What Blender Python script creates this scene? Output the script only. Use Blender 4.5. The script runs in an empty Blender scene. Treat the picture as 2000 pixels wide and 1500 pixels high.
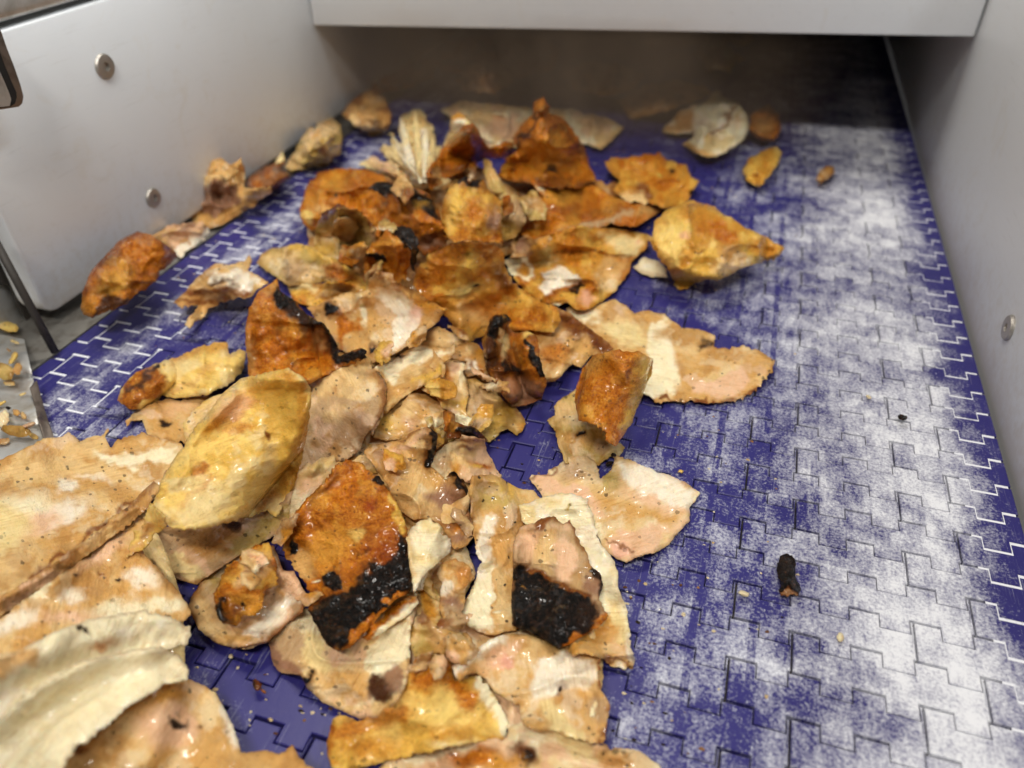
import bpy, bmesh, math, random
import numpy as np
from mathutils import Vector, Matrix
from mathutils.geometry import delaunay_2d_cdt

random.seed(7)
C = bpy.context.scene.collection
SC = bpy.context.scene
H = 0.30                      # camera height above the belt in metres; survey lengths below are in units of H

# ------------------------------------------------------------------ camera
FPX = 1500.0                  # focal length in pixels of a 2000 x 1500 picture
ROT = np.array([[0.95507554, -0.17471324, 0.23938672],
                [0.29622446, 0.58742816, -0.75311303],
                [-0.00904369, 0.79019203, 0.6127926]])
cam = bpy.data.cameras.new('camera')
cam.sensor_width = 36.0
cam.lens = FPX / 2000.0 * 36.0
cam.clip_start = 0.005
cam.clip_end = 50.0
cam.dof.use_dof = True
cam.dof.focus_distance = 0.395
cam.dof.aperture_fstop = 5.7
camo = bpy.data.objects.new('camera', cam)
C.objects.link(camo)
camo.matrix_world = Matrix.Translation((0, 0, H)) @ Matrix(ROT.tolist()).to_4x4()
SC.camera = camo

# ------------------------------------------------------------------ world, lamps, exposure
w = bpy.data.worlds.new('World')
SC.world = w
w.use_nodes = True
bg = w.node_tree.nodes['Background']
bg.inputs[0].default_value = (0.78, 0.78, 0.78, 1)
bg.inputs[1].default_value = 0.15


def lamp(name, loc, target, power, sx, sy, col):
    l = bpy.data.lights.new(name, 'AREA')
    l.shape = 'RECTANGLE'
    l.size, l.size_y = sx, sy
    l.energy = power
    l.color = col
    o = bpy.data.objects.new(name, l)
    C.objects.link(o)
    o.location = loc
    d = Vector(target) - Vector(loc)
    o.rotation_euler = d.to_track_quat('-Z', 'Y').to_euler()
    return o


lamp('ceiling_lamp', (-0.10, -0.42, 1.25), (-0.12, 0.45, 0), 12.8, 0.60, 0.10, (1.0, 0.95, 0.88))
lamp('ceiling_lamp', (-0.45, 0.78, 1.50), (-0.20, 0.45, 0), 12.2, 0.70, 0.12, (1.0, 0.95, 0.87))
lamp('ceiling_lamp', (0.75, 0.20, 1.35), (-0.1, 0.5, 0), 5.2, 0.4, 0.15, (0.90, 0.96, 1.0))
lamp('added_panel_glow', (-0.418, 0.42, 0.262), (-0.445, 0.43, 0.10), 0.11, 0.32, 0.02, (0.95, 0.98, 1.0))  # added source imitating the glow along the top of the left panel

SC.view_settings.view_transform = 'Standard'
SC.view_settings.look = 'None'
SC.view_settings.gamma = 1.0
SC.view_settings.exposure = 0.0
SC.cycles.max_bounces = 8
SC.cycles.use_denoising = True
SC.cycles.use_adaptive_sampling = True
SC.cycles.adaptive_threshold = 0.03

# ------------------------------------------------------------------ survey helpers
def rays(px, py):
    px = np.asarray(px, float)
    py = np.asarray(py, float)
    d = np.stack([px - 1000.0, 750.0 - py, np.full_like(px, -FPX)], -1)
    return d @ ROT.T


def on_z(px, py, z):          # z in metres
    d = rays(px, py)
    t = (np.asarray(z) - H) / d[..., 2]
    p = d * t[..., None]
    p[..., 2] = z
    return p


def on_x(px, py, x):          # plane x = x*H
    d = rays(px, py)
    t = x * H / d[..., 0]
    p = d * t[..., None]
    p[..., 2] += H
    return p


def lattice(ix, iy, seed):
    n = (ix.astype(np.int64) * 374761393 + iy.astype(np.int64) * 668265263 + seed * 982451653) & 0xffffffff
    n = ((n ^ (n >> 13)) * 1274126177) & 0xffffffff
    n = n ^ (n >> 16)
    return (n & 0xffffff) / float(0xffffff)


def vnoise(x, y, seed):
    x = np.asarray(x, float)
    y = np.asarray(y, float)
    ix = np.floor(x)
    iy = np.floor(y)
    fx = x - ix
    fy = y - iy
    fx = fx * fx * fx * (fx * (fx * 6 - 15) + 10)
    fy = fy * fy * fy * (fy * (fy * 6 - 15) + 10)
    ix = ix.astype(np.int64)
    iy = iy.astype(np.int64)
    a = lattice(ix, iy, seed)
    b = lattice(ix + 1, iy, seed)
    c = lattice(ix, iy + 1, seed)
    d = lattice(ix + 1, iy + 1, seed)
    return (a + (b - a) * fx + (c - a) * fy + (a - b - c + d) * fx * fy) * 2 - 1


def fbm(x, y, seed, octv=4, gain=0.5):
    s = 0
    a = 1.0
    t = 0
    for i in range(octv):
        ca, sa = math.cos(0.7 * i), math.sin(0.7 * i)
        f = 2.0 ** i
        s = s + a * vnoise((x * ca - y * sa) * f + 17.3 * i, (x * sa + y * ca) * f - 9.1 * i, seed + 31 * i)
        t += a
        a *= gain
    return s / t * 1.6


def pip(px, py, poly):
    px = np.asarray(px, float)
    py = np.asarray(py, float)
    ins = np.zeros(px.shape, bool)
    n = len(poly)
    for i in range(n):
        x1, y1 = poly[i]
        x2, y2 = poly[(i + 1) % n]
        if y1 == y2:
            continue
        c = ((y1 > py) != (y2 > py)) & (px < (x2 - x1) * (py - y1) / (y2 - y1) + x1)
        ins ^= c
    return ins


def seg_dist(px, py, pts, closed=True):
    best = np.full(np.shape(px), 1e18)
    n = len(pts)
    for i in range(n if closed else n - 1):
        x1, y1 = pts[i]
        x2, y2 = pts[(i + 1) % n]
        dx, dy = x2 - x1, y2 - y1
        L = dx * dx + dy * dy + 1e-9
        t = np.clip(((px - x1) * dx + (py - y1) * dy) / L, 0, 1)
        d = (px - x1 - t * dx) ** 2 + (py - y1 - t * dy) ** 2
        best = np.minimum(best, d)
    return np.sqrt(best)


def sstep(a, b, x):
    t = np.clip((x - a) / (b - a), 0, 1)
    return t * t * (3 - 2 * t)


def lin(c):
    c = np.asarray(c, float) / 255.0
    return np.where(c <= 0.04045, c / 12.92, ((c + 0.055) / 1.055) ** 2.4)


# ------------------------------------------------------------------ materials
def newmat(name):
    m = bpy.data.materials.new(name)
    m.use_nodes = True
    nt = m.node_tree
    return m, nt, nt.nodes['Principled BSDF']


def N(nt, typ, **kw):
    n = nt.nodes.new(typ)
    for k, v in kw.items():
        if k.startswith('i_'):
            n.inputs[k[2:].replace('_', ' ')].default_value = v
        else:
            setattr(n, k, v)
    return n


def mth(nt, op, a, b=None, c=None, clamp=False):
    n = nt.nodes.new('ShaderNodeMath')
    n.operation = op
    n.use_clamp = clamp
    for i, v in enumerate((a, b, c)):
        if v is None:
            continue
        if isinstance(v, (int, float)):
            n.inputs[i].default_value = v
        else:
            nt.links.new(v, n.inputs[i])
    return n.outputs[0]


def ramp(nt, fac, stops, interp='LINEAR'):
    n = nt.nodes.new('ShaderNodeValToRGB')
    cr = n.color_ramp
    cr.interpolation = interp
    while len(cr.elements) < len(stops):
        cr.elements.new(0.5)
    for e, (p, c) in zip(cr.elements, stops):
        e.position = p
        e.color = (c, c, c, 1) if isinstance(c, (int, float)) else (*c, 1)
    if fac is not None:
        nt.links.new(fac, n.inputs[0])
    return n.outputs[0]


def mixc(nt, fac, a, b, mode='MIX'):
    n = nt.nodes.new('ShaderNodeMix')
    n.data_type = 'RGBA'
    n.blend_type = mode
    for sock, v in ((n.inputs[0], fac), (n.inputs[6], a), (n.inputs[7], b)):
        if isinstance(v, (int, float)):
            sock.default_value = v
        elif isinstance(v, tuple):
            sock.default_value = (*v, 1) if len(v) == 3 else v
        else:
            nt.links.new(v, sock)
    return n.outputs[2]


def noise(nt, vec, scale, detail=3, rough=0.55, dist=0.0):
    n = nt.nodes.new('ShaderNodeTexNoise')
    n.inputs['Scale'].default_value = scale
    n.inputs['Detail'].default_value = detail
    n.inputs['Roughness'].default_value = rough
    n.inputs['Distortion'].default_value = dist
    if vec is not None:
        nt.links.new(vec, n.inputs['Vector'])
    return n.outputs['Fac']


def vmul(nt, vec, v):
    n = nt.nodes.new('ShaderNodeVectorMath')
    n.operation = 'MULTIPLY'
    nt.links.new(vec, n.inputs[0])
    n.inputs[1].default_value = v
    return n.outputs[0]


def attr(nt, name, out='Color'):
    n = nt.nodes.new('ShaderNodeAttribute')
    n.attribute_name = name
    return n.outputs[out]


def sep(nt, vec, typ='ShaderNodeSeparateXYZ'):
    n = nt.nodes.new(typ)
    nt.links.new(vec, n.inputs[0])
    return n.outputs


def make_meat():
    m, nt, b = newmat('roast_chicken')
    L = nt.links
    col = attr(nt, 'meat_colour')
    msk = sep(nt, attr(nt, 'meat_mask'), 'ShaderNodeSeparateColor')
    fuv = attr(nt, 'fibre_uv', 'Vector')
    crust, char, pep = msk[0], msk[1], msk[2]
    mot = noise(nt, fuv, 170, 3, 0.62, 0.4)
    fib = noise(nt, vmul(nt, fuv, (90, 800, 160)), 1.0, 2, 0.6)
    big = noise(nt, fuv, 60, 2, 0.6, 0.8)
    blis = noise(nt, fuv, 420, 3, 0.65)
    gr = noise(nt, fuv, 620, 4, 0.72)
    # meat colour
    k1 = ramp(nt, mot, [(0.25, (0.86, 0.82, 0.74)), (0.5, (1.0, 0.99, 0.98)), (0.75, (1.10, 1.11, 1.14))])
    c = mixc(nt, 1.0, col, k1, 'MULTIPLY')
    # lumps of muscle pressed together, each with its own shade
    nz = N(nt, 'ShaderNodeTexNoise')
    nz.inputs['Scale'].default_value = 130
    nz.inputs['Detail'].default_value = 3
    L.new(fuv, nz.inputs['Vector'])
    dv = N(nt, 'ShaderNodeVectorMath', operation='MULTIPLY_ADD')
    L.new(nz.outputs['Color'], dv.inputs[0])
    dv.inputs[1].default_value = (0.016, 0.016, 0.016)
    L.new(vmul(nt, fuv, (0.6, 1, 1)), dv.inputs[2])
    ch1 = N(nt, 'ShaderNodeTexVoronoi')
    ch2 = N(nt, 'ShaderNodeTexVoronoi', feature='DISTANCE_TO_EDGE')
    for q in (ch1, ch2):
        q.inputs['Scale'].default_value = 95
        L.new(dv.outputs[0], q.inputs['Vector'])
    crn = sep(nt, ch1.outputs['Color'], 'ShaderNodeSeparateColor')
    tint = ramp(nt, crn[0], [(0.0, (0.46, 0.27, 0.10)), (0.25, (0.60, 0.38, 0.15)), (0.45, (0.72, 0.50, 0.23)), (0.62, (0.84, 0.69, 0.42)), (0.82, (0.88, 0.76, 0.54)), (1.0, (0.82, 0.58, 0.42))])
    em = mth(nt, 'MULTIPLY', ramp(nt, ch2.outputs['Distance'], [(0.01, 0.0), (0.20, 1.0)]), mth(nt, 'SUBTRACT', 0.9, mth(nt, 'MULTIPLY', crust, 2.2)), clamp=True)
    em = mth(nt, 'MULTIPLY', em, ramp(nt, crn[1], [(0.40, 0.0), (0.50, 0.48)]))
    em = mth(nt, 'MULTIPLY', em, ramp(nt, pep, [(0.40, 0.0), (0.75, 1.0)]))
    c = mixc(nt, em, c, tint)
    k2 = ramp(nt, fib, [(0.30, (0.82, 0.75, 0.66)), (0.5, (1, 1, 1)), (0.72, (1.06, 1.08, 1.10))])
    c2 = mixc(nt, 1.0, c, k2, 'MULTIPLY')
    c = mixc(nt, mth(nt, 'MAXIMUM', crust, crn[1]), c2, c)
    # browned skin mottle
    sk = ramp(nt, mixc(nt, 0.40, mixc(nt, 0.45, mot, big), gr), [(0.36, (0.045, 0.012, 0.002)), (0.43, (0.17, 0.046, 0.003)), (0.50, (0.43, 0.145, 0.005)),
                        (0.57, (0.64, 0.29, 0.020)), (0.64, (0.82, 0.54, 0.15))])
    c = mixc(nt, mth(nt, 'MULTIPLY', crust, 0.58), c, sk)
    c = mixc(nt, mth(nt, 'ADD', 0.12, mth(nt, 'ADD', mth(nt, 'MULTIPLY', crust, 0.6), mth(nt, 'MULTIPLY', pep, 0.25)), clamp=True), c, mixc(nt, 1.0, c, ramp(nt, gr, [(0.32, (0.62, 0.52, 0.42)), (0.45, (0.95, 0.93, 0.90)), (0.55, (1.0, 1.0, 1.0)), (0.68, (1.14, 1.15, 1.16))]), 'MULTIPLY'))
    # pepper and dark juice specks
    vo = N(nt, 'ShaderNodeTexVoronoi')
    vo.inputs['Scale'].default_value = 300
    L.new(fuv, vo.inputs['Vector'])
    rnd = sep(nt, vo.outputs['Color'], 'ShaderNodeSeparateColor')
    rad = mth(nt, 'MULTIPLY', mth(nt, 'SUBTRACT', rnd[0], ramp(nt, big, [(0.40, 0.84), (0.60, 0.50)])), 0.85)
    vd = mth(nt, 'ADD', vo.outputs['Distance'], mth(nt, 'MULTIPLY', mth(nt, 'SUBTRACT', gr, 0.5), 0.5))
    spot = mth(nt, 'MULTIPLY', mth(nt, 'LESS_THAN', vd, rad), pep, clamp=True)
    c = mixc(nt, mth(nt, 'MULTIPLY', spot, 0.88), c, (0.018, 0.011, 0.006))
    # char
    cc = ramp(nt, blis, [(0.3, (0.002, 0.0015, 0.001)), (0.52, (0.006, 0.004, 0.003)), (0.66, (0.03, 0.014, 0.008)), (0.74, (0.12, 0.040, 0.014))])
    cf = mth(nt, 'ADD', char, mth(nt, 'MULTIPLY', mth(nt, 'SUBTRACT', mixc(nt, 0.5, blis, mixc(nt, 0.5, big, mot)), 0.5), 1.6))
    cfac = ramp(nt, cf, [(0.20, 0.0), (0.46, 0.82), (0.72, 1.0)])
    cf0 = mth(nt, 'MULTIPLY', cfac, ramp(nt, char, [(0.02, 0.0), (0.2, 1.0)]))
    c = mixc(nt, cf0, c, cc)
    L.new(c, b.inputs['Base Color'])
    r = mth(nt, 'ADD', 0.30, mth(nt, 'MULTIPLY', mot, 0.36))
    r = mth(nt, 'SUBTRACT', r, mth(nt, 'MULTIPLY', crust, 0.10))
    r = mth(nt, 'ADD', r, mth(nt, 'MULTIPLY', cf0, 0.12), clamp=True)
    L.new(r, b.inputs['Roughness'])
    L.new(mth(nt, 'SUBTRACT', 0.20, mth(nt, 'MULTIPLY', cf0, 0.06)), b.inputs['Specular IOR Level'])
    b.inputs['Subsurface Weight'].default_value = 0.22
    b.inputs['Subsurface Radius'].default_value = (1.0, 0.55, 0.3)
    b.inputs['Subsurface Scale'].default_value = 0.002
    L.new(mth(nt, 'MULTIPLY', ramp(nt, mot, [(0.47, 0.0), (0.57, 0.85)]), mth(nt, 'SUBTRACT', 1.0, mth(nt, 'MULTIPLY', cf0, 0.25))), b.inputs['Coat Weight'])
    b.inputs['Coat Roughness'].default_value = 0.10
    hgt = mth(nt, 'ADD', mth(nt, 'MULTIPLY', mot, 0.9), mth(nt, 'MULTIPLY', gr, 1.5))
    hgt = mth(nt, 'ADD', hgt, mth(nt, 'MULTIPLY', mth(nt, 'MULTIPLY', blis, char), 4.0))
    bp = N(nt, 'ShaderNodeBump')
    bp.inputs['Strength'].default_value = 0.55
    bp.inputs['Distance'].default_value = 0.0016
    L.new(hgt, bp.inputs['Height'])
    L.new(bp.outputs[0], b.inputs['Normal'])
    return m


X0_ = 0.0125


def make_belt(packed=False):
    m, nt, b = newmat('packed_powder' if packed else 'blue_belt_plastic')
    L = nt.links
    geo = N(nt, 'ShaderNodeNewGeometry')
    pos = geo.outputs['Position']
    xyz = sep(nt, pos)
    xn = mth(nt, 'DIVIDE', xyz[0], H)                      # position across the belt in units of H
    u = mth(nt, 'DIVIDE', mth(nt, 'ADD', xn, 1.41), 1.972)
    f1 = noise(nt, pos, 42, 5, 0.65, 0.5)
    f2 = noise(nt, vmul(nt, pos, (200, 60, 1)), 1.0, 4, 0.68, 0.5)
    f3 = noise(nt, pos, 620, 3, 0.75)
    f4 = noise(nt, vmul(nt, pos, (1300, 30, 1)), 1.0, 3, 0.6)
    f5 = noise(nt, pos, 13, 3, 0.6, 0.6)

    def st(x):
        return (x + 1.41) / 1.972
    cov = ramp(nt, u, [(0.0, 0.04), (st(-1.33), 0.0), (st(-1.295), 0.34), (st(-1.25), 0.44), (st(-1.21), 0.20), (st(-1.02), 0.26), (st(-0.93), 0.06),
                       (st(-0.45), 0.04), (st(-0.12), 0.14), (st(-0.02), 0.28), (st(0.08), 0.33), (st(0.19), 0.44), (st(0.27), 0.53),
                       (st(0.42), 0.76), (st(0.46), 0.64), (st(0.50), 0.38), (st(0.535), 0.18), (st(0.565), 0.02)])
    # clean wiped stripes that the module ribs leave in the travel direction
    fr = mth(nt, 'FRACT', mth(nt, 'DIVIDE', mth(nt, 'SUBTRACT', xn, X0_), 0.0867))
    rib = mth(nt, 'MULTIPLY', mth(nt, 'GREATER_THAN', fr, 0.33), mth(nt, 'LESS_THAN', fr, 0.47))
    rib = mth(nt, 'MULTIPLY', rib, ramp(nt, f5, [(0.44, 0.0), (0.58, 0.2)]))
    rib = mth(nt, 'MULTIPLY', rib, ramp(nt, u, [(st(0.12), 1.0), (st(0.26), 0.15)]))
    cov = mth(nt, 'SUBTRACT', cov, rib)
    fry = mth(nt, 'FRACT', mth(nt, 'DIVIDE', mth(nt, 'SUBTRACT', mth(nt, 'DIVIDE', xyz[1], H), 1.127), 0.0705))
    cov = mth(nt, 'ADD', cov, mth(nt, 'MULTIPLY', cov, ramp(nt, fry, [(0.0, 0.10), (0.2, -0.03), (0.7, -0.02), (1.0, 0.10)])))
    oi = N(nt, 'ShaderNodeObjectInfo')
    cov = mth(nt, 'ADD', cov, mth(nt, 'MULTIPLY', mth(nt, 'SUBTRACT', oi.outputs['Random'], 0.5), mth(nt, 'MULTIPLY', cov, 0.34)))
    s = mth(nt, 'ADD', mth(nt, 'MULTIPLY', f1, 0.40), mth(nt, 'MULTIPLY', f2, 0.26))
    s = mth(nt, 'ADD', s, mth(nt, 'MULTIPLY', f3, 0.46))
    s = mth(nt, 'ADD', s, mth(nt, 'MULTIPLY', f5, 0.36))
    s = mth(nt, 'MULTIPLY_ADD', mth(nt, 'SUBTRACT', s, 0.72), 2.6, 0.5)
    s = mth(nt, 'MULTIPLY', mth(nt, 'ADD', s, cov), 0.625)
    p1 = ramp(nt, s, [(0.50, 0.0), (0.60, 0.20), (0.72, 0.46), (0.86, 0.80), (0.96, 0.95)])
    # specks of flour
    sp = ramp(nt, mth(nt, 'ADD', f3, mth(nt, 'MULTIPLY', cov, 0.22)), [(0.72, 0.0), (0.80, 0.75)])
    scr = ramp(nt, mth(nt, 'ADD', f4, mth(nt, 'MULTIPLY', f1, 0.5)), [(0.86, 0.0), (1.0, 0.22)])
    pw = mth(nt, 'MAXIMUM', mth(nt, 'MAXIMUM', p1, sp), scr)
    if packed:
        pw = ramp(nt, mth(nt, 'ADD', mth(nt, 'MULTIPLY', f1, 0.8), mth(nt, 'MULTIPLY', f3, 0.3)), [(0.36, 0.45), (0.5, 0.95)])
    blue = mixc(nt, f5, (0.023, 0.020, 0.122), (0.035, 0.031, 0.178))
    c = mixc(nt, pw, blue, (0.82, 0.835, 0.87))
    L.new(c, b.inputs['Base Color'])
    r = mth(nt, 'ADD', mth(nt, 'ADD', 0.26, mth(nt, 'MULTIPLY', f4, 0.2)), mth(nt, 'MULTIPLY', pw, 0.45), clamp=True)
    L.new(r, b.inputs['Roughness'])
    b.inputs['Specular IOR Level'].default_value = 0.28
    bp = N(nt, 'ShaderNodeBump')
    bp.inputs['Strength'].default_value = 0.45
    bp.inputs['Distance'].default_value = 0.0006
    L.new(mth(nt, 'ADD', mth(nt, 'MULTIPLY', pw, 0.9), mth(nt, 'MULTIPLY', f3, 0.3)), bp.inputs['Height'])
    L.new(bp.outputs[0], b.inputs['Normal'])
    return m


def make_hdpe():
    m, nt, b = newmat('white_cutting_board_plastic')
    L = nt.links
    geo = N(nt, 'ShaderNodeNewGeometry')
    pos = geo.outputs['Position']
    n1 = noise(nt, pos, 9, 4, 0.6)
    n2 = noise(nt, vmul(nt, pos, (60, 60, 900)), 1.0, 3, 0.6)
    sm = noise(nt, pos, 26, 5, 0.7, 1.2)
    c = mixc(nt, n1, (0.645, 0.665, 0.675), (0.715, 0.735, 0.75))
    scr = ramp(nt, noise(nt, vmul(nt, pos, (300, 24, 300)), 1.0, 4, 0.7), [(0.58, 0.0), (0.72, 0.22)])
    c = mixc(nt, scr, c, (0.45, 0.44, 0.42))
    c = mixc(nt, ramp(nt, sm, [(0.58, 0.0), (0.74, 0.38)]), c, (0.60, 0.57, 0.50))
    zz = sep(nt, pos)[2]
    spl = mth(nt, 'ADD', ramp(nt, mth(nt, 'DIVIDE', zz, 0.10), [(0.0, 0.62), (0.22, 0.30), (1.0, 0.0)]), mth(nt, 'MULTIPLY', noise(nt, pos, 120, 4, 0.7), 0.9))
    c = mixc(nt, ramp(nt, spl, [(0.66, 0.0), (0.98, 0.40)]), c, (0.50, 0.43, 0.33))
    L.new(c, b.inputs['Base Color'])
    L.new(mth(nt, 'ADD', 0.36, mth(nt, 'MULTIPLY', n1, 0.16)), b.inputs['Roughness'])
    bp = N(nt, 'ShaderNodeBump')
    bp.inputs['Strength'].default_value = 0.12
    bp.inputs['Distance'].default_value = 0.0005
    L.new(mth(nt, 'ADD', n2, noise(nt, pos, 300, 3)), bp.inputs['Height'])
    L.new(bp.outputs[0], b.inputs['Normal'])
    return m


def make_metal(name, base, rough, grime=(0.12, 0.09, 0.05), gam=0.35, metallic=1.0):
    m, nt, b = newmat(name)
    L = nt.links
    geo = N(nt, 'ShaderNodeNewGeometry')
    pos = geo.outputs['Position']
    n1 = noise(nt, pos, 60, 5, 0.65, 0.5)
    n2 = noise(nt, vmul(nt, pos, (900, 40, 200)), 1.0, 3, 0.6)
    g = ramp(nt, n1, [(0.48, 0.0), (0.68, gam)])
    L.new(mixc(nt, g, base, grime), b.inputs['Base Color'])
    b.inputs['Metallic'].default_value = metallic
    L.new(mth(nt, 'ADD', rough, mth(nt, 'MULTIPLY', n2, 0.22)), b.inputs['Roughness'])
    bp = N(nt, 'ShaderNodeBump')
    bp.inputs['Strength'].default_value = 0.15
    bp.inputs['Distance'].default_value = 0.0004
    L.new(mth(nt, 'ADD', n2, n1), bp.inputs['Height'])
    L.new(bp.outputs[0], b.inputs['Normal'])
    return m


MEAT = make_meat()
BELT = make_belt()
PACK = make_belt(True)
HDPE = make_hdpe()
STEEL = make_metal('stainless_steel', (0.50, 0.49, 0.46), 0.36, metallic=0.75)
SCREW = make_metal('screw_steel', (0.42, 0.39, 0.35), 0.34, gam=0.2, metallic=0.85)
TRAYM = make_metal('galvanised_tray', (0.62, 0.62, 0.60), 0.38, (0.35, 0.27, 0.15), 0.5, 0.75)
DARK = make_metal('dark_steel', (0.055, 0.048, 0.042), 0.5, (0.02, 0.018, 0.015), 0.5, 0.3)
GRIME = make_metal('grimy_steel', (0.20, 0.19, 0.17), 0.42, (0.07, 0.055, 0.04), 0.8, 0.6)
BLACK = make_metal('slot_black', (0.006, 0.006, 0.006), 0.6, (0.01, 0.01, 0.01), 0.3, 0.0)
BROWN = make_metal('stained_steel', (0.22, 0.18, 0.15), 0.4, (0.06, 0.045, 0.035), 0.7, 0.7)


# ------------------------------------------------------------------ object helpers
def tag(o, label=None, cat=None, group=None, kind=None):
    if label:
        o['label'] = label
    if cat:
        o['category'] = cat
    if group:
        o['group'] = group
    if kind:
        o['kind'] = kind
    return o


def link(name, me, mat, parent=None):
    o = bpy.data.objects.new(name, me)
    C.objects.link(o)
    if mat and not me.materials:
        me.materials.append(mat)
    if parent:
        o.parent = parent
    return o


def prism(name, pts2, x0, x1, mat, plane='yz', bev=0.0, parent=None, seg=2):
    """outline extruded between x0 and x1; plane 'yz' (extrude x) / 'xz' (extrude y) / 'xy' (extrude z)"""
    bm = bmesh.new()

    def P(a, b, c):
        return {'yz': (c, a, b), 'xz': (a, c, b), 'xy': (a, b, c)}[plane]
    lo = [bm.verts.new(P(a, b, x0)) for a, b in pts2]
    hi = [bm.verts.new(P(a, b, x1)) for a, b in pts2]
    n = len(pts2)
    bm.faces.new(lo[::-1])
    bm.faces.new(hi)
    for i in range(n):
        bm.faces.new((lo[i], lo[(i + 1) % n], hi[(i + 1) % n], hi[i]))
    bmesh.ops.recalc_face_normals(bm, faces=bm.faces)
    if bev:
        es = [e for e in bm.edges if e.calc_face_angle(0) > 0.6]
        bmesh.ops.bevel(bm, geom=es, offset=bev, segments=seg, affect='EDGES', profile=0.5, clamp_overlap=True)
    me = bpy.data.meshes.new(name)
    bm.to_mesh(me)
    bm.free()
    if bev:
        for p in me.polygons:
            p.use_smooth = True
        me.set_sharp_from_angle(angle=math.radians(38))
    return link(name, me, mat, parent)


def tube(name, pts, r, mat, parent=None, n=14):
    bm = bmesh.new()
    rings = []
    pts = [Vector(p) for p in pts]
    for i, p in enumerate(pts):
        d = (pts[min(i + 1, len(pts) - 1)] - pts[max(i - 1, 0)]).normalized()
        a = d.orthogonal().normalized()
        bb = d.cross(a)
        rings.append([bm.verts.new(p + (a * math.cos(t) + bb * math.sin(t)) * r) for t in [2 * math.pi * k / n for k in range(n)]])
    for i in range(len(rings) - 1):
        for k in range(n):
            bm.faces.new((rings[i][k], rings[i][(k + 1) % n], rings[i + 1][(k + 1) % n], rings[i + 1][k]))
    bm.faces.new(rings[0][::-1])
    bm.faces.new(rings[-1])
    bmesh.ops.recalc_face_normals(bm, faces=bm.faces)
    me = bpy.data.meshes.new(name)
    bm.to_mesh(me)
    bm.free()
    for p in me.polygons:
        p.use_smooth = len(p.vertices) == 4
    return link(name, me, mat, parent)


def rounded(pts, radii, n=6):
    out = []
    k = len(pts)
    for i in range(k):
        p = Vector(pts[i])
        r = radii[i]
        if r <= 0:
            out.append(tuple(p))
            continue
        a = (Vector(pts[i - 1]) - p).normalized()
        b = (Vector(pts[(i + 1) % k]) - p).normalized()
        for j in range(n + 1):
            t = j / n
            q = p + a * r * (1 - t) ** 2 + b * r * t ** 2
            out.append(tuple(q))
    return out

# ------------------------------------------------------------------ conveyor belt of interlocking modules
XL, XR = -1.412, 0.560          # belt edges, units of H
PITCH, PER, AMP = 0.0705, 0.0867, 0.0255
Y0, X0 = 1.127, 0.0125          # a tooth tip row and a tooth's left edge, units of H
belt = bpy.data.objects.new('conveyor_belt', None)
C.objects.link(belt)
belt.location = (0, 0.15, 0)
tag(belt, 'blue plastic modular conveyor belt with interlocking teeth dusted with white powder', 'conveyor belt')
BINV = Matrix.Translation((0, -0.15, 0))


def module_outline(x0, x1, gap, gap2=0.0005):
    """closed outline (units of metres) of one module whose tooth tips lie at y=0 and which reaches down one pitch"""
    g = 0.0005
    xs = []
    k = math.floor((x0 - X0) / (PER / 2) - 1e-6)
    edges = []
    while True:
        e = X0 + (k + 1) * PER / 2
        k += 1
        if e >= x1 - 0.004:
            break
        if e > x0 + 0.004:
            edges.append((e, k))
    top = []

    def level(x):
        t = ((x - X0) / PER) % 1.0
        return 0.0 if t < 0.5 else -AMP
    cuts = [x0] + [e for e, _ in edges] + [x1]
    top = []
    bot = []
    for a, b in zip(cuts[:-1], cuts[1:]):
        l = level((a + b) / 2)
        wd = (a + b) / 2 > 0.475 or (a + b) / 2 < -1.19
        gp, gp2 = (0.0020, 0.0016) if wd else (gap, gap2)
        aa = a * H + (g if a == x0 else (-g * 0.5 if l < 0 else g * 0.5))
        bb = b * H - (g if b == x1 else (-g * 0.5 if l < 0 else g * 0.5))
        top += [(aa, l * H - (gp if l == 0 else gp2)), (bb, l * H - (gp if l == 0 else gp2))]
        la = a * H + (g if a == x0 else (g * 0.5 if l < 0 else -g * 0.5))
        lb = b * H - (g if b == x1 else (g * 0.5 if l < 0 else -g * 0.5))
        bot += [(la, (l - PITCH) * H), (lb, (l - PITCH) * H)]
    return bot + top[::-1]


def module_mesh(x0, x1, gap, gap2=0.0005):
    o = module_outline(x0, x1, gap, gap2)
    n = len(o)
    ch = 0.00045
    V = []
    ins = []
    for i in range(n):
        p, q, r = Vector(o[i - 1]), Vector(o[i]), Vector(o[(i + 1) % n])
        a = (q - p).normalized() if (q - p).length > 1e-7 else Vector((1, 0))
        b = (r - q).normalized() if (r - q).length > 1e-7 else a
        na, nb = Vector((-a.y, a.x)), Vector((-b.y, b.x))
        m = na + nb
        m = m / max(0.5, m.dot(na)) if m.length > 1e-6 else na
        ins.append(q + m * ch)
    V += [(p.x, p.y, 0.0) for p in ins]
    V += [(x, y, -0.0004) for x, y in o]
    V += [(x, y, -0.004) for x, y in o]
    F = [tuple(range(n))]
    for i in range(n):
        j = (i + 1) % n
        F.append((n + i, n + j, j, i))
        F.append((2 * n + i, 2 * n + j, n + j, n + i))
    me = bpy.data.meshes.new('belt_module')
    me.from_pydata(V, [], F)
    me.materials.append(BELT)
    return me


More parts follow.
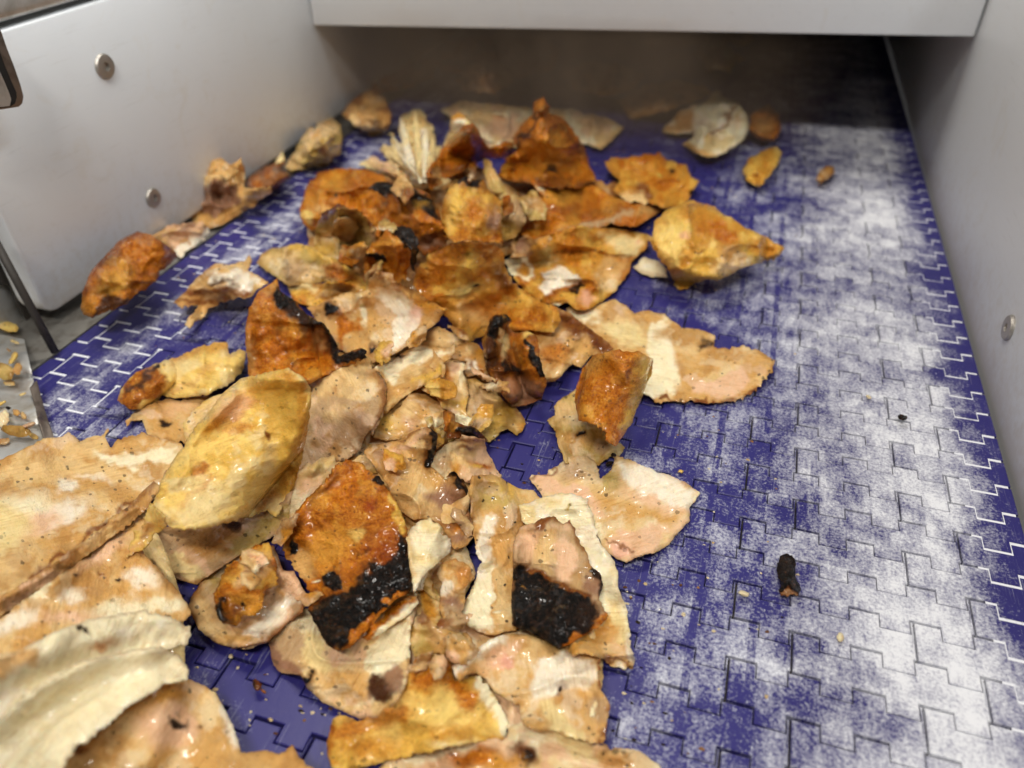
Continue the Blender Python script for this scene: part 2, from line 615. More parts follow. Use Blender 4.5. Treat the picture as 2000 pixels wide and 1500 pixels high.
cache = {}
rest_v, rest_f = [], []
row_lo, row_hi = -15, 52
slots = []
for r in range(row_lo, row_hi):
    ytip = Y0 + r * PITCH
    off = (0.104 if r % 2 == 0 else 0.104 + PER)
    j0 = math.floor((XL - off) / (3 * PER))
    x = off + j0 * 3 * PER
    while x < XR:
        a, b = max(x, XL), min(x + 3 * PER, XR)
        x += 3 * PER
        if b - a < 0.008:
            continue
        # seen at all from the photograph's side?
        xc, yc = (a + b) / 2 * H, (ytip - PITCH / 2) * H
        v = ROT.T @ np.array([xc, yc, -H])
        d = -v[2]
        px, py = 1000 + v[0] / d * FPX, 750 - v[1] / d * FPX
        vis = d > 0 and -250 < px < 2200 and -120 < py < 1800
        slots.append((0 if vis else 1, d, a, b, ytip))
slots.sort()
nmod = 0
for vis, d, a, b, ytip in slots:
    key = (round(a, 4), round(b, 4))
    if key not in cache:
        cache[key] = module_mesh(a, b, 0.0014, 0.0005)
    me = cache[key]
    z = random.uniform(-0.00012, 0.00012)
    if vis == 0 and nmod < 298:
        o = link('belt_module', me, None, belt)
        o.matrix_parent_inverse = BINV
        o.location = (0, ytip * H, z)
        nmod += 1
    elif d < 1.75 and d > 0.05:
        k = len(rest_v)
        rest_v += [(v.co.x, v.co.y + ytip * H, v.co.z + z) for v in me.vertices]
        rest_f += [tuple(k + i for i in p.vertices) for p in me.polygons]
me = bpy.data.meshes.new('far_belt_modules')
me.from_pydata(rest_v, [], rest_f)
o = link('far_belt_modules', me, BELT, belt)
o.matrix_parent_inverse = BINV
tag(o, kind='stuff')
# what lies in the joints: packed white powder near both edges, a dark sheet standing in for the gap shade between
def sheet(name, x0, x1, y0, y1, z, mat):
    me = bpy.data.meshes.new(name)
    me.from_pydata([(x0 * H, y0 * H, z), (x1 * H, y0 * H, z), (x1 * H, y1 * H, z), (x0 * H, y1 * H, z)], [], [(0, 1, 2, 3)])
    o = link(name, me, mat, belt)
    o.matrix_parent_inverse = BINV
    return o


sheet('packed_powder', XL + 0.01, -1.19, 0.1, 4.7, -0.0005, PACK)
sheet('packed_powder', 0.474, XR - 0.006, 0.1, 4.7, -0.0005, PACK)
sheet('gap_shade_sheet', XL + 0.005, XR - 0.004, 0.05, 4.75, -0.0036, DARK)

# ------------------------------------------------------------------ side panels, gate, tunnel
def u(*a):
    return tuple(v * H for v in a)


def add_screw(parent, x, y, z, side, r):
    """countersunk screw with a hex socket, head flush in a panel whose face looks along side (+1 = +x)"""
    bm = bmesh.new()
    n = 28
    prof = [(1.0, -0.0005), (1.0, 0.0008), (0.90, 0.0021), (0.55, 0.0023)]
    rings = []
    for k, (f, h) in enumerate(prof):
        rings.append([bm.verts.new((h * side, math.cos(2 * math.pi * i / n) * r * f, math.sin(2 * math.pi * i / n) * r * f)) for i in range(n)])
    for a, b in zip(rings[:-1], rings[1:]):
        for i in range(n):
            bm.faces.new((a[i], a[(i + 1) % n], b[(i + 1) % n], b[i]))
    # hex socket
    def hexp(i, rr):
        t = 2 * math.pi * i / n
        s = (t + math.pi / 6) % (math.pi / 3) - math.pi / 6
        k = rr / math.cos(s)
        return math.cos(t) * k, math.sin(t) * k
    hx = [bm.verts.new((0.0023 * side, *[c * r for c in hexp(i, 0.32)])) for i in range(n)]
    hb = [bm.verts.new((0.0002 * side, *[c * r for c in hexp(i, 0.29)])) for i in range(n)]
    for a, b in ((rings[-1], hx), (hx, hb)):
        for i in range(n):
            bm.faces.new((a[i], a[(i + 1) % n], b[(i + 1) % n], b[i]))
    bm.faces.new(hb)
    bmesh.ops.recalc_face_normals(bm, faces=bm.faces)
    me = bpy.data.meshes.new('screw')
    bm.to_mesh(me)
    bm.free()
    o = link('screw', me, SCREW, parent)
    o.location = (x * H, y * H, z * H)
    return o


XW = -1.50
lp = prism('side_panel', rounded([u(1.125, 0.03), u(4.7, 0.03), u(4.7, 0.622), u(1.125, 0.616)], [0.014, 0, 0, 0.002]), (XW - 0.07) * H, XW * H, HDPE, 'yz', 0.0018)
tag(lp, 'white plastic side panel on the left with two socket screws and a rounded corner', 'side panel')
add_screw(lp, XW, 1.536, 0.485, 1, 0.0088)
add_screw(lp, XW, 1.558, 0.142, 1, 0.0078)
rp = prism('side_panel', [u(0.2, -0.08), u(4.7, -0.08), u(4.7, 0.80), u(0.2, 0.80)], 0.567 * H, 0.64 * H, HDPE, 'yz', 0.0012)
tag(rp, 'white plastic side panel on the right edge of the belt with one socket screw', 'side panel')
add_screw(rp, 0.567, 1.527, 0.133, -1, 0.0080)

# gate board across the belt (slightly out of square)
def gate():
    bm = bmesh.new()
    th = 0.09
    c = []
    for x, y, z in ((XW + 0.004, 2.505, 0.364), (0.562, 2.622, 0.428)):
        for dy in (0.0, th):
            for zz in (z, 0.95):
                c.append(bm.verts.new((x * H, (y + dy + (zz - z) * -0.03) * H, zz * H)))
    for f in ((0, 1, 3, 2), (4, 6, 7, 5), (0, 4, 5, 1), (2, 3, 7, 6), (0, 2, 6, 4), (1, 5, 7, 3)):
        bm.faces.new([c[i] for i in f])
    bmesh.ops.recalc_face_normals(bm, faces=bm.faces)
    bmesh.ops.bevel(bm, geom=list(bm.edges), offset=0.0016, segments=2, affect='EDGES', profile=0.5)
    me = bpy.data.meshes.new('gate_board')
    bm.to_mesh(me)
    bm.free()
    for p in me.polygons:
        p.use_smooth = True
    me.set_sharp_from_angle(angle=math.radians(35))
    return link('gate_board', me, HDPE)


g = gate()
tag(g, 'thick white plastic gate board spanning the belt above the dark tunnel', 'gate board')
tc = prism('unseen_tunnel_cover', [u(-1.58, 2.62), u(0.65, 2.72), u(0.65, 4.75), u(-1.58, 4.75)], 0.66 * H, 0.70 * H, HDPE, 'xy')  # unseen roof added to keep overhead light out of the tunnel
tag(tc, 'unseen pale cover added over the tunnel to block overhead light', 'cover')
tb = prism('unseen_tunnel_cover', [u(-1.58, -0.1), u(0.65, -0.1), u(0.65, 0.70), u(-1.58, 0.70)], 4.72 * H, 4.76 * H, DARK, 'xz')
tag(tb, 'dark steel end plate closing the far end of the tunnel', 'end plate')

# steel rail along the top of the left panel
rl = prism('guide_rail', rounded([u(-1.66, 0.628), u(-1.505, 0.628), u(-1.505, 0.70), u(-1.66, 0.70)], [0.003, 0.006, 0.008, 0.003], 4), 0.7 * H, 4.7 * H, STEEL, 'xz')
for p in rl.data.polygons:
    p.use_smooth = len(p.vertices) == 4
rl.data.set_sharp_from_angle(angle=math.radians(40))
tag(rl, 'grey stainless steel rail along the top of the left side panel', 'rail')

# ---- hardware left of the belt
bpl = prism('base_plate', [u(-1.75, 0.93), u(-1.418, 0.93), u(-1.418, 4.7), u(-1.75, 4.7)], -0.008, -0.0006, GRIME, 'xy', 0.0004)
tag(bpl, 'grey steel base plate in the corner beneath the left side panel', 'base plate')


def plate_x(name, px, x, th, mat, parent=None, bev=0.0008):
    p = on_x([a for a, b in px], [b for a, b in px], x)
    return prism(name, [(q[1], q[2]) for q in p], x * H - th, x * H, mat, 'yz', bev, parent)


st = plate_x('bracket', [(-90, -60), (-12, 30), (4, 62), (14, 92), (29, 130), (41, 165), (47, 188), (45, 202), (38, 209), (12, 213), (-90, 228)], -1.40, 0.0030, BROWN)
tag(st, 'slotted brown steel bracket with rounded end hanging before the left panel', 'bracket')
plate_x('slot', [(-90, 20), (-3, 92), (8, 124), (22, 158), (32, 180), (33, 190), (29, 203), (21, 208), (-90, 222)], -1.397, 0.0012, BLACK, st, 0.0)  # black plate set proud of the bracket to draw its slot
plate_x('tongue', [(-90, 60), (-4, 132), (8, 158), (18, 182), (22, 194), (19, 207), (-90, 218)], -1.394, 0.0012, STEEL, st, 0.0)

hs = plate_x('housing_sheet', [(-140, 330), (-8, 390), (40, 480), (75, 560), (95, 620), (60, 640), (20, 560), (-140, 520)], -1.585, 0.002, DARK)  # dark sheet gives the shaded gap beside the panel its colour
tag(hs, 'dark sheet standing in for shade behind the near edge of the left panel', 'housing sheet')
ls = plate_x('housing_sheet', [(-160, 380), (0, 478), (20, 530), (48, 600), (64, 668), (-160, 700)], -1.60, 0.002, TRAYM)
tag(ls, 'pale steel sheet standing behind the crumb tray at the left edge', 'housing sheet')
a = on_x(np.array(-25.), np.array(442.), -1.47)
b2 = on_z(np.array(108.), np.array(688.), 0.003)
br = tube('support_rod', [tuple(a), tuple(b2)], 0.0026, DARK)
tag(br, 'thin dark stained steel rod slanting down to the belt corner', 'rod')

# ------------------------------------------------------------------ steam drifting out of the tunnel
def steam():
    m = bpy.data.materials.new('steam')
    m.use_nodes = True
    nt = m.node_tree
    nt.nodes.remove(nt.nodes['Principled BSDF'])
    v = N(nt, 'ShaderNodeVolumePrincipled')
    v.inputs['Color'].default_value = (0.88, 0.64, 0.46, 1)  # brown tint stands for light bounced off the meat onto white steam
    v.inputs['Anisotropy'].default_value = 0.2
    geo = N(nt, 'ShaderNodeNewGeometry')
    pos = geo.outputs['Position']
    n = noise(nt, vmul(nt, pos, (9, 9, 6)), 1.0, 3, 0.6, 1.0)
    xyz = sep(nt, pos)
    fx = ramp(nt, mth(nt, 'MULTIPLY_ADD', xyz[0], 1.0 / 0.55, 0.45 / 0.55), [(0.0, 0.45), (0.3, 1.0), (0.62, 0.9), (0.95, 0.0)])
    fz = ramp(nt, mth(nt, 'DIVIDE', xyz[2], 0.13), [(0.05, 0.5), (0.4, 1.0), (1.0, 0.8)])
    fy = ramp(nt, mth(nt, 'MULTIPLY_ADD', xyz[1], 1.0 / 0.75, -0.66 / 0.75), [(0.0, 0.0), (0.22, 1.0), (1.0, 1.0)])
    d = mth(nt, 'MULTIPLY', mth(nt, 'MULTIPLY', fx, fz), mth(nt, 'MULTIPLY', fy, ramp(nt, n, [(0.36, 0.10), (0.68, 1.0)])))
    nt.links.new(mth(nt, 'MULTIPLY', d, 11.0), v.inputs['Density'])
    nt.links.new(v.outputs[0], nt.nodes['Material Output'].inputs['Volume'])
    bm = bmesh.new()
    bmesh.ops.create_cube(bm, size=1.0)
    for q in bm.verts:
        q.co = Vector((-0.175 + q.co.x * 0.545, 1.04 + q.co.y * 0.72, 0.070 + q.co.z * 0.125))
    me = bpy.data.meshes.new('steam')
    bm.to_mesh(me)
    bm.free()
    o = link('steam', me, m)
    tag(o, 'thin steam coloured for bounced light hanging in the dark tunnel behind the gate', 'steam', kind='stuff')


steam()
SC.cycles.volume_step_rate = 4.0
SC.cycles.volume_max_steps = 64

# ------------------------------------------------------------------ pieces of chicken
# Each piece was surveyed as an outline in the 2000 x 1500 photograph; it is laid on the belt (or draped over the pieces
# under it) at its real height and becomes a solid slice with its own thickness.
CELL = 4.0
GX0, GY0, GX1, GY1 = -260, -60, 2260, 1760
GW, GH = int((GX1 - GX0) / CELL), int((GY1 - GY0) / CELL)
TOP = np.zeros((GH, GW))            # height of the heap so far, millimetres

KEY = {  # sRGB, browned skin, char, pepper
    'tan': ((215, 166, 96), 0.0, 0, 1), 'tan2': ((192, 142, 78), 0.05, 0, 1), 'ltan': ((230, 193, 132), 0, 0, 1),
    'cream': ((248, 234, 194), 0, 0, .22), 'cream2': ((238, 212, 150), 0, 0, .5), 'white': ((250, 236, 210), 0, 0, .2),
    'pink': ((234, 190, 150), 0, 0, .6), 'rose': ((236, 178, 152), 0, 0, .3), 'grey': ((188, 154, 112), 0, 0, .8), 'grey2': ((164, 128, 90), 0, 0, .8),
    'mauve': ((152, 110, 82), 0, 0, .6), 'brown': ((124, 68, 24), .12, 0, .8), 'dbrown': ((66, 32, 12), .05, .1, .5),
    'gold': ((212, 149, 54), .45, 0, .8), 'yellow': ((233, 188, 84), .25, 0, .8), 'pyell': ((248, 212, 120), .1, 0, .4), 'fat': ((196, 168, 96), .05, 0, 1),
    'olive': ((152, 114, 38), .2, 0, .6),
    'orange': ((196, 108, 16), .75, 0, .8), 'crust': ((168, 88, 10), .85, 0, .6), 'dcrust': ((92, 40, 6), .35, .12, .4),
    'red': ((150, 58, 8), .45, 0, .4), 'char': ((24, 15, 9), .0, 1.0, 0), 'semi': ((56, 27, 10), .15, .55, 0),
}
STYLE = {
    'tan': ('tan', 'ltan', 'tan2'), 'cream': ('cream', 'cream2', 'white'), 'grey': ('grey', 'pink', 'tan2'), 'pink': ('pink', 'ltan', 'tan'),
    'crust': ('crust', 'orange', 'dcrust'), 'gold': ('gold', 'orange', 'yellow'), 'yellow': ('yellow', 'gold', 'pyell'), 'fat': ('fat', 'ltan', 'olive'),
    'orange': ('orange', 'crust', 'gold'), 'ltan': ('ltan', 'cream', 'pink'), 'pyell': ('pyell', 'yellow', 'cream2'), 'brown': ('brown', 'dbrown', 'crust'),
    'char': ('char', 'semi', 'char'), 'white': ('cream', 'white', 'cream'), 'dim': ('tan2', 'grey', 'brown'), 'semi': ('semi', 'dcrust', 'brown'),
}
F_ = (0, 0, 1.0)
R1, R2, R3 = (0, 0, .35), (600, 0, .35), (1300, 0, .35)
R4, R5, R6 = (0, 450, .35), (600, 450, .35), (1300, 450, .35)
R7, R8, R9 = (0, 975, .35), (600, 975, .35), (1300, 975, .35)
A1, A2, A3, A4 = (560, 160, .2), (560, 420, .2), (700, 620, .18), (700, 820, .18)
A5, A6, A7, A8 = (560, 880, .2), (860, 880, .2), (940, 400, .2), (1000, 160, .2)
A9 = (1150, 30, .25)
PIECE_NO = [0]
CENTRES = []


def blur(a, m, n):
    w_ = m.astype(float)
    a = a * w_
    for _ in range(n):
        for ax in (0, 1):
            a = (np.roll(a, 1, ax) + 2 * a + np.roll(a, -1, ax)) / 4
            w_ = (np.roll(w_, 1, ax) + 2 * w_ + np.roll(w_, -1, ax)) / 4
    return np.where(w_ > 1e-6, a / np.maximum(w_, 1e-6), 0)


def bil(a, px, py):
    x = np.clip((px - GX0) / CELL - 0.5, 0, GW - 1.001)
    y = np.clip((py - GY0) / CELL - 0.5, 0, GH - 1.001)
    ix, iy = x.astype(int), y.astype(int)
    fx, fy = x - ix, y - iy
    return (a[iy, ix] * (1 - fx) * (1 - fy) + a[iy, ix + 1] * fx * (1 - fy) + a[iy + 1, ix] * (1 - fx) * fy + a[iy + 1, ix + 1] * fx * fy)


def S(label, reg, outline, base='tan', paints=(), lift=(), rolls=(), tilt=None, th=2.4, jag=1.0, wav=1.0, rim=None, fib=0.0,
      s=3.8, name='chicken_slice', cat='chicken slice', group='sliced roast chicken pieces on the belt', clear=1.8, mat=None, drape=12, bump=1.0, flat=False, pep=1.0, fold=1.0, smooth=2):
    PIECE_NO[0] += 1
    seed = PIECE_NO[0] * 7 + 3
    ox, oy, k = reg

    def T(p):
        return (p[0] * k + ox, p[1] * k + oy)
    pts = [T(p) for p in outline]
    if sum(a[0] * b[1] - b[0] * a[1] for a, b in zip(pts, pts[1:] + pts[:1])) < 0:
        pts = pts[::-1]
    # resample the outline and tear its edge
    ed = []
    run = 0.0
    n = len(pts)
    for i in range(n):
        p, q = np.array(pts[i]), np.array(pts[(i + 1) % n])
        d = np.hypot(*(q - p))
        m_ = max(1, int(round(d / (s * 0.9))))
        nrm = np.array([q[1] - p[1], p[0] - q[0]]) / max(d, 1e-6)
        for j in range(m_):
            t = j / m_
            c = p + (q - p) * t
            r = run + d * t
            o_ = 3.2 * vnoise(np.array(r / 26.0), np.array(0.5), seed) - 16 * max(0.0, float(vnoise(np.array(r / 17.0), np.array(3.5), seed + 6)) - 0.5) + 3.0 * vnoise(np.array(r / 9.0), np.array(1.5), seed + 1) + 2.3 * vnoise(np.array(r / 4.0), np.array(2.5), seed + 2)
            rough_ = 0.45 + 1.7 * max(0.0, float(vnoise(np.array(r / 90.0), np.array(7.5), seed + 5)))
            ed.append(tuple(c + nrm * o_ * jag * rough_))
        run += d
    xs = [p[0] for p in ed]
    ys = [p[1] for p in ed]
    gx = np.arange(min(xs), max(xs), s)
    gy = np.arange(min(ys), max(ys), s * 0.87)
    XX, YY = np.meshgrid(gx, gy)
    XX = XX + ((np.arange(len(gy)) % 2) * s * 0.5)[:, None]
    rs = np.random.RandomState(seed)
    XX = (XX + rs.uniform(-.22, .22, XX.shape) * s).ravel()
    YY = (YY + rs.uniform(-.22, .22, YY.shape) * s).ravel()
    ins = pip(XX, YY, ed)
    XX, YY = XX[ins], YY[ins]
    far_ = seg_dist(XX, YY, ed) > s * 0.55
    XX, YY = XX[far_], YY[far_]
    coords = [Vector(p) for p in ed] + [Vector((a, b)) for a, b in zip(XX, YY)]
    vo, eo, fo = delaunay_2d_cdt(coords, [], [list(range(len(ed)))], 1, 1e-4)[:3]
    V2 = np.array([(v.x, v.y) for v in vo])
    F = np.array([f for f in fo if len(f) == 3], int)
    a_, b_, c_ = V2[F[:, 0]], V2[F[:, 1]], V2[F[:, 2]]
    ar = (b_[:, 0] - a_[:, 0]) * (c_[:, 1] - a_[:, 1]) - (b_[:, 1] - a_[:, 1]) * (c_[:, 0] - a_[:, 0])
    F = F[np.abs(ar) > 1e-6]
    ar = ar[np.abs(ar) > 1e-6]
    F[ar > 0] = F[ar > 0][:, ::-1]       # picture y runs down: make faces look up
    used = np.unique(F)
    re = -np.ones(len(V2), int)
    re[used] = np.arange(len(used))
    F = re[F]
    V2 = V2[used]
    px, py = V2[:, 0], V2[:, 1]

    # ---- height over the belt (mm): drape over what lies below, then lifts, curls and waves
    i0, i1 = int((min(ys) - GY0) / CELL) - 12, int((max(ys) - GY0) / CELL) + 12
    j0, j1 = int((min(xs) - GX0) / CELL) - 12, int((max(xs) - GX0) / CELL) + 12
    i0, j0, i1, j1 = max(0, i0), max(0, j0), min(GH, i1), min(GW, j1)
    cy, cx = np.mgrid[i0:i1, j0:j1]
    cxp, cyp = GX0 + (cx + .5) * CELL, GY0 + (cy + .5) * CELL
    msk = pip(cxp, cyp, ed)
    grow = blur(msk.astype(float), np.ones_like(msk), 2) > 0.02
    sub = TOP[i0:i1, j0:j1]
    req = np.where(msk, sub + np.where(sub > 0.05, clear + th * 0.9, th + 0.25), 0)
    gsm = req.copy()
    for _ in range(drape):
        gsm = np.where(msk, np.maximum(req, blur(gsm, msk, 3)), 0)
    gsm = blur(gsm, msk, smooth) + 0.15 * (smooth - 2)
    gsm = np.where(msk, gsm, blur(gsm, msk, 4)) + 0.3
    full = np.zeros_like(TOP)
    full[i0:i1, j0:j1] = gsm

    def extra(x, y):
        h = np.zeros_like(x)
        for (lx, ly, sg, dh) in lift:
            lx, ly = T((lx, ly))
            h = h + dh * np.exp(-((x - lx) ** 2 + (y - ly) ** 2) / (2 * (sg * k) ** 2))
        for (ax, ay, bx, by, wd, R) in rolls:
            ax, ay = T((ax, ay))
            bx, by = T((bx, by))
            d = seg_dist(x, y, [(ax, ay), (bx, by)], False) / (wd * k * 1.16)
            h = h + R * np.sqrt(np.clip(1 - d * d, 0, 1))
        if tilt:
            x0, y0, x1, y1, h0, h1 = tilt
            x0, y0 = T((x0, y0))
            x1, y1 = T((x1, y1))
            t = ((x - x0) * (x1 - x0) + (y - y0) * (y1 - y0)) / ((x1 - x0) ** 2 + (y1 - y0) ** 2)
            h = h + (h0 + (h1 - h0) * sstep(0, 1, t)) / (0.45 + 0.55 * FAC)
        return h * (0.45 + 0.55 * FAC)
    _d = -(on_z(np.array(sum(xs) / len(xs)), np.array(sum(ys) / len(ys)), np.array(0.01)) - np.array([0, 0, H])) @ ROT[:, 2]
    FAC = float(np.clip(_d / 0.40, 1.0, 2.0)) if mat is None else 1.0      # farther pieces span more millimetres per survey pixel
    ex = extra(px, py)
    hb = bil(full, px, py) + ex
    g0 = on_z(px, py, hb * 0.001)
    wx, wy = g0[:, 0], g0[:, 1]                      # metres
    dE = seg_dist(px, py, ed)
    mpp = float(_d) / FPX                            # metres per survey pixel on this piece
    wx, wy = px * mpp, py * mpp * 1.15
    damp = 0.35 + 0.65 * sstep(0, 26, dE)
    wv = wav * (1.5 * vnoise(wx / .020, wy / .020, seed) + 0.9 * vnoise(wx / .009, wy / .009, seed + 1) + 0.4 * vnoise(wx / .0045, wy / .0045, seed + 2))
    rdg = 1 - np.abs(vnoise(wx / .030 + 5.1, wy / .026, seed + 3)) * 2.2
    wv = wv * 1.45 + fold * wav * 2.8 * np.clip(rdg, 0, 1) ** 2 if mat is None else wv
    crl = np.clip(vnoise(px / 60., py / 60., seed + 4) * 1.6 - 0.1, 0, 1) * (1 - sstep(0, 40, dE))
    hb = hb + (fold * 7.5 * crl if mat is None else 0)

    # ---- colour
    wxp = px + 9 * vnoise(px / 22., py / 22., seed + 9) + 4.0 * vnoise(px / 7., py / 7., seed + 10)
    wyp = py + 9 * vnoise(px / 22., py / 22., seed + 11) + 4.0 * vnoise(px / 7., py / 7., seed + 12)
    sty = STYLE.get(base, (base, base, base))
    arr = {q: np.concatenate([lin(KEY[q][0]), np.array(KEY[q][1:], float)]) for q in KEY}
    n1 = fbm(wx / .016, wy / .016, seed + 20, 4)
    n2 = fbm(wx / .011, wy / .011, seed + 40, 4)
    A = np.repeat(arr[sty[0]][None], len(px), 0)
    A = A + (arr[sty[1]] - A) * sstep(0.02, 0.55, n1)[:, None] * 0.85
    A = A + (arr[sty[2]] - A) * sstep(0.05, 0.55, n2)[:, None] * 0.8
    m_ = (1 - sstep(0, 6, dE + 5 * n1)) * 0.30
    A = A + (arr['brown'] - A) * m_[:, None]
    if rim:
        rk, rw, ra = rim
        m_ = (1 - sstep(0, rw * k if reg is not F_ else rw, dE + 0.35 * rw * k * n1)) * ra
        A = A + (arr[rk] - A) * m_[:, None]
    for pt in paints:
        key, shp = pt[0], pt[1]
        soft = (pt[2] if len(pt) > 2 else 3.0)
        stg = (pt[3] if len(pt) > 3 else 1.0)
        if shp[0] == 'e':
            ex_, ey_, rx_, ry_ = shp[1:5]
            rot = math.radians(shp[5]) if len(shp) > 5 else 0
            ex_, ey_ = T((ex_, ey_))
            dx, dy = wxp - ex_, wyp - ey_
            ux, uy = dx * math.cos(rot) + dy * math.sin(rot), -dx * math.sin(rot) + dy * math.cos(rot)
            q = np.sqrt((ux / (rx_ * k)) ** 2 + (uy / (ry_ * k)) ** 2)
            sd = (1 - q) * min(rx_, ry_) * k
        elif shp[0] == 'l':
            sd = shp[2] * k - seg_dist(wxp, wyp, [T(p) for p in shp[1]], False)
        else:
            pp = [T(p) for p in shp]
            sd = seg_dist(wxp, wyp, pp) * np.where(pip(wxp, wyp, pp), 1, -1)
        if key == 'char':
            m_ = sstep(-7 - 2 * soft, 2, sd) * 0.85
            A = A + (arr['dcrust'] - A) * m_[:, None]
        m_ = sstep(-soft, soft, sd) * stg
        A = A + (arr[key] - A) * m_[:, None]
    cr, chm = A[:, 3], A[:, 4]
    # fine relief: fibres and torn grain on meat, blisters on skin and char
    fa = math.radians(fib if fib else (seed * 53) % 180)
    fu, fv = wx * math.cos(fa) + wy * math.sin(fa), -wx * math.sin(fa) + wy * math.cos(fa)
    mic = 0.26 * fbm(fu / .014, fv / .0026, seed + 60, 3) * (1 - cr) + 0.40 * fbm(wx / .005, wy / .005, seed + 70, 3) * np.maximum(cr, 0.25)
    mic = mic + 1.3 * np.abs(fbm(wx / .0046, wy / .0046, seed + 80, 3)) * chm
    wv = wv * (0.5 + 0.5 * FAC)
    hz = hb + wv * damp + mic * bump - 0.5 * th * (1 - sstep(0, 9, dE)) * (0.6 if mat is None else 0)
    hz = np.maximum(hz, th + 0.2)
    P = on_z(px, py, hz * 0.001)

    # record the new top of the heap
    hh = gsm + extra(cxp, cyp)
    TOP[i0:i1, j0:j1] = np.where(msk, np.maximum(sub, hh), sub)

    # ---- solid: underside offset along the normals, rim walls between
    fn = np.cross(P[F[:, 1]] - P[F[:, 0]], P[F[:, 2]] - P[F[:, 0]])
    vn = np.zeros_like(P)
    for c in range(3):
        np.add.at(vn, F[:, c], fn)
    ln = np.linalg.norm(vn, axis=1, keepdims=True)
    vn = vn / np.maximum(ln, 1e-12)
    thv = th * (0.8 + 0.35 * vnoise(wx / .012, wy / .012, seed + 90))[:, None] * 0.001
    Q = P - vn * thv * (0.35 + 0.65 * sstep(0, 10, dE))[:, None]
    Q[:, 2] = np.maximum(Q[:, 2], 0.00015)
    nv = len(P)
    e = np.concatenate([F[:, [0, 1]], F[:, [1, 2]], F[:, [2, 0]]])
    key = e[:, 0].astype(np.int64) * nv + e[:, 1]
    rkey = e[:, 1].astype(np.int64) * nv + e[:, 0]
    be = e[~np.isin(key, rkey)]
    W1 = np.stack([be[:, 1], be[:, 0], be[:, 0] + nv], 1)
    W2 = np.stack([be[:, 1], be[:, 0] + nv, be[:, 1] + nv], 1)
    FF = np.concatenate([F, F[:, ::-1] + nv, W1, W2])
    VV = np.concatenate([P, Q])
    org = np.array([P[:, 0].mean(), P[:, 1].mean(), max(0.0, P[:, 2].min() - 0.001)])
    # smooth normals of the whole solid, shared by its parts so that no seam shows
    fnn = np.cross(VV[FF[:, 1]] - VV[FF[:, 0]], VV[FF[:, 2]] - VV[FF[:, 0]])
    nrm_ = np.zeros_like(VV)
    for q in range(3):
        np.add.at(nrm_, FF[:, q], fnn)
    nrm_ /= np.maximum(np.linalg.norm(nrm_, axis=1, keepdims=True), 1e-15)
    A2_ = np.concatenate([A, A])
    colr = np.concatenate([np.clip(A2_[:, :3], 0, 1), np.ones((len(A2_), 1))], 1)
    mk = np.concatenate([np.clip(A2_[:, 3:4], 0, 1), np.clip(A2_[:, 4:5], 0, 1), np.clip(A2_[:, 5:6] * pep * 0.75, 0, 1), np.ones((len(A2_), 1))], 1)
    fz = np.concatenate([np.stack([fu, fv, hz * 0.001 + seed * 0.37], 1), np.stack([fu, fv, hz * 0.001 + 0.003 + seed * 0.37], 1)])

    def build(nm, faces):
        us = np.unique(faces)
        rm = -np.ones(len(VV), int)
        rm[us] = np.arange(len(us))
        ff = rm[faces]
        me = bpy.data.meshes.new(nm)
        me.vertices.add(len(us))
        me.vertices.foreach_set('co', (VV[us] - org).astype(np.float32).ravel())
        me.loops.add(len(ff) * 3)
        me.loops.foreach_set('vertex_index', ff.astype(np.int32).ravel())
        me.polygons.add(len(ff))
        me.polygons.foreach_set('loop_start', (np.arange(len(ff)) * 3).astype(np.int32))
        me.polygons.foreach_set('loop_total', np.full(len(ff), 3, np.int32))
        me.polygons.foreach_set('use_smooth', np.ones(len(ff), bool))
        me.update(calc_edges=True)
        if mat is None:
            for an, dat in (('meat_colour', colr), ('meat_mask', mk)):
                at = me.attributes.new(an, 'FLOAT_COLOR', 'POINT')
                at.data.foreach_set('color', dat[us].astype(np.float32).ravel())
            at = me.attributes.new('fibre_uv', 'FLOAT_VECTOR', 'POINT')
            at.data.foreach_set('vector', fz[us].astype(np.float32).ravel())
        me.normals_split_custom_set_from_vertices(nrm_[us].tolist())
        return me
    # where a slice carries burnt crust or browned skin beside bare flesh, those are parts of their own
    cls = np.zeros(len(FF), int)
    if mat is None and group and cat.startswith('chicken') and len(F) > 400:
        cm, sm_ = A[F, 4].mean(1), A[F, 3].mean(1)
        t_ = np.where(cm > 0.5, 2, np.where(sm_ > 0.40, 1, 0))
        for q in (1, 2):
            fr_ = (t_ == q).mean()
            if (q == 1 and not 0.10 < fr_ < 0.80) or (q == 2 and (t_ == q).sum() < 40):
                t_[t_ == q] = 0 if q == 1 or (t_ == 1).mean() < 0.1 else 1
        # separate patches become separate parts; specks stay with the flesh
        cid = 10
        for q in (1, 2):
            idx = np.nonzero(t_ == q)[0]
            if not len(idx):
                continue
            lab = np.arange(len(P))
            for _ in range(400):
                m_ = lab[F[idx]].min(1)
                old = lab.copy()
                for e_ in range(3):
                    np.minimum.at(lab, F[idx, e_], m_)
                if (lab == old).all():
                    break
            fl = lab[F[idx, 0]]
            for u_ in np.unique(fl):
                g_ = idx[fl == u_]
                if len(g_) < 40:
                    t_[g_] = 0
                else:
                    t_[g_] = cid + q
                    cid += 10
        cls[:len(F)] = t_
    me = build(name, FF[cls == 0])
    CENTRES.append((label, sum(xs) / len(xs), sum(ys) / len(ys), name))
    o = link(name, me, mat or MEAT)
    o.location = org
    tag(o, label, cat, group)
    for q in np.unique(cls[cls > 0]):
        pn = 'browned_skin' if q % 10 == 1 else 'charred_crust'
        link(pn, build(pn, FF[cls == q]), MEAT, o)
    return o


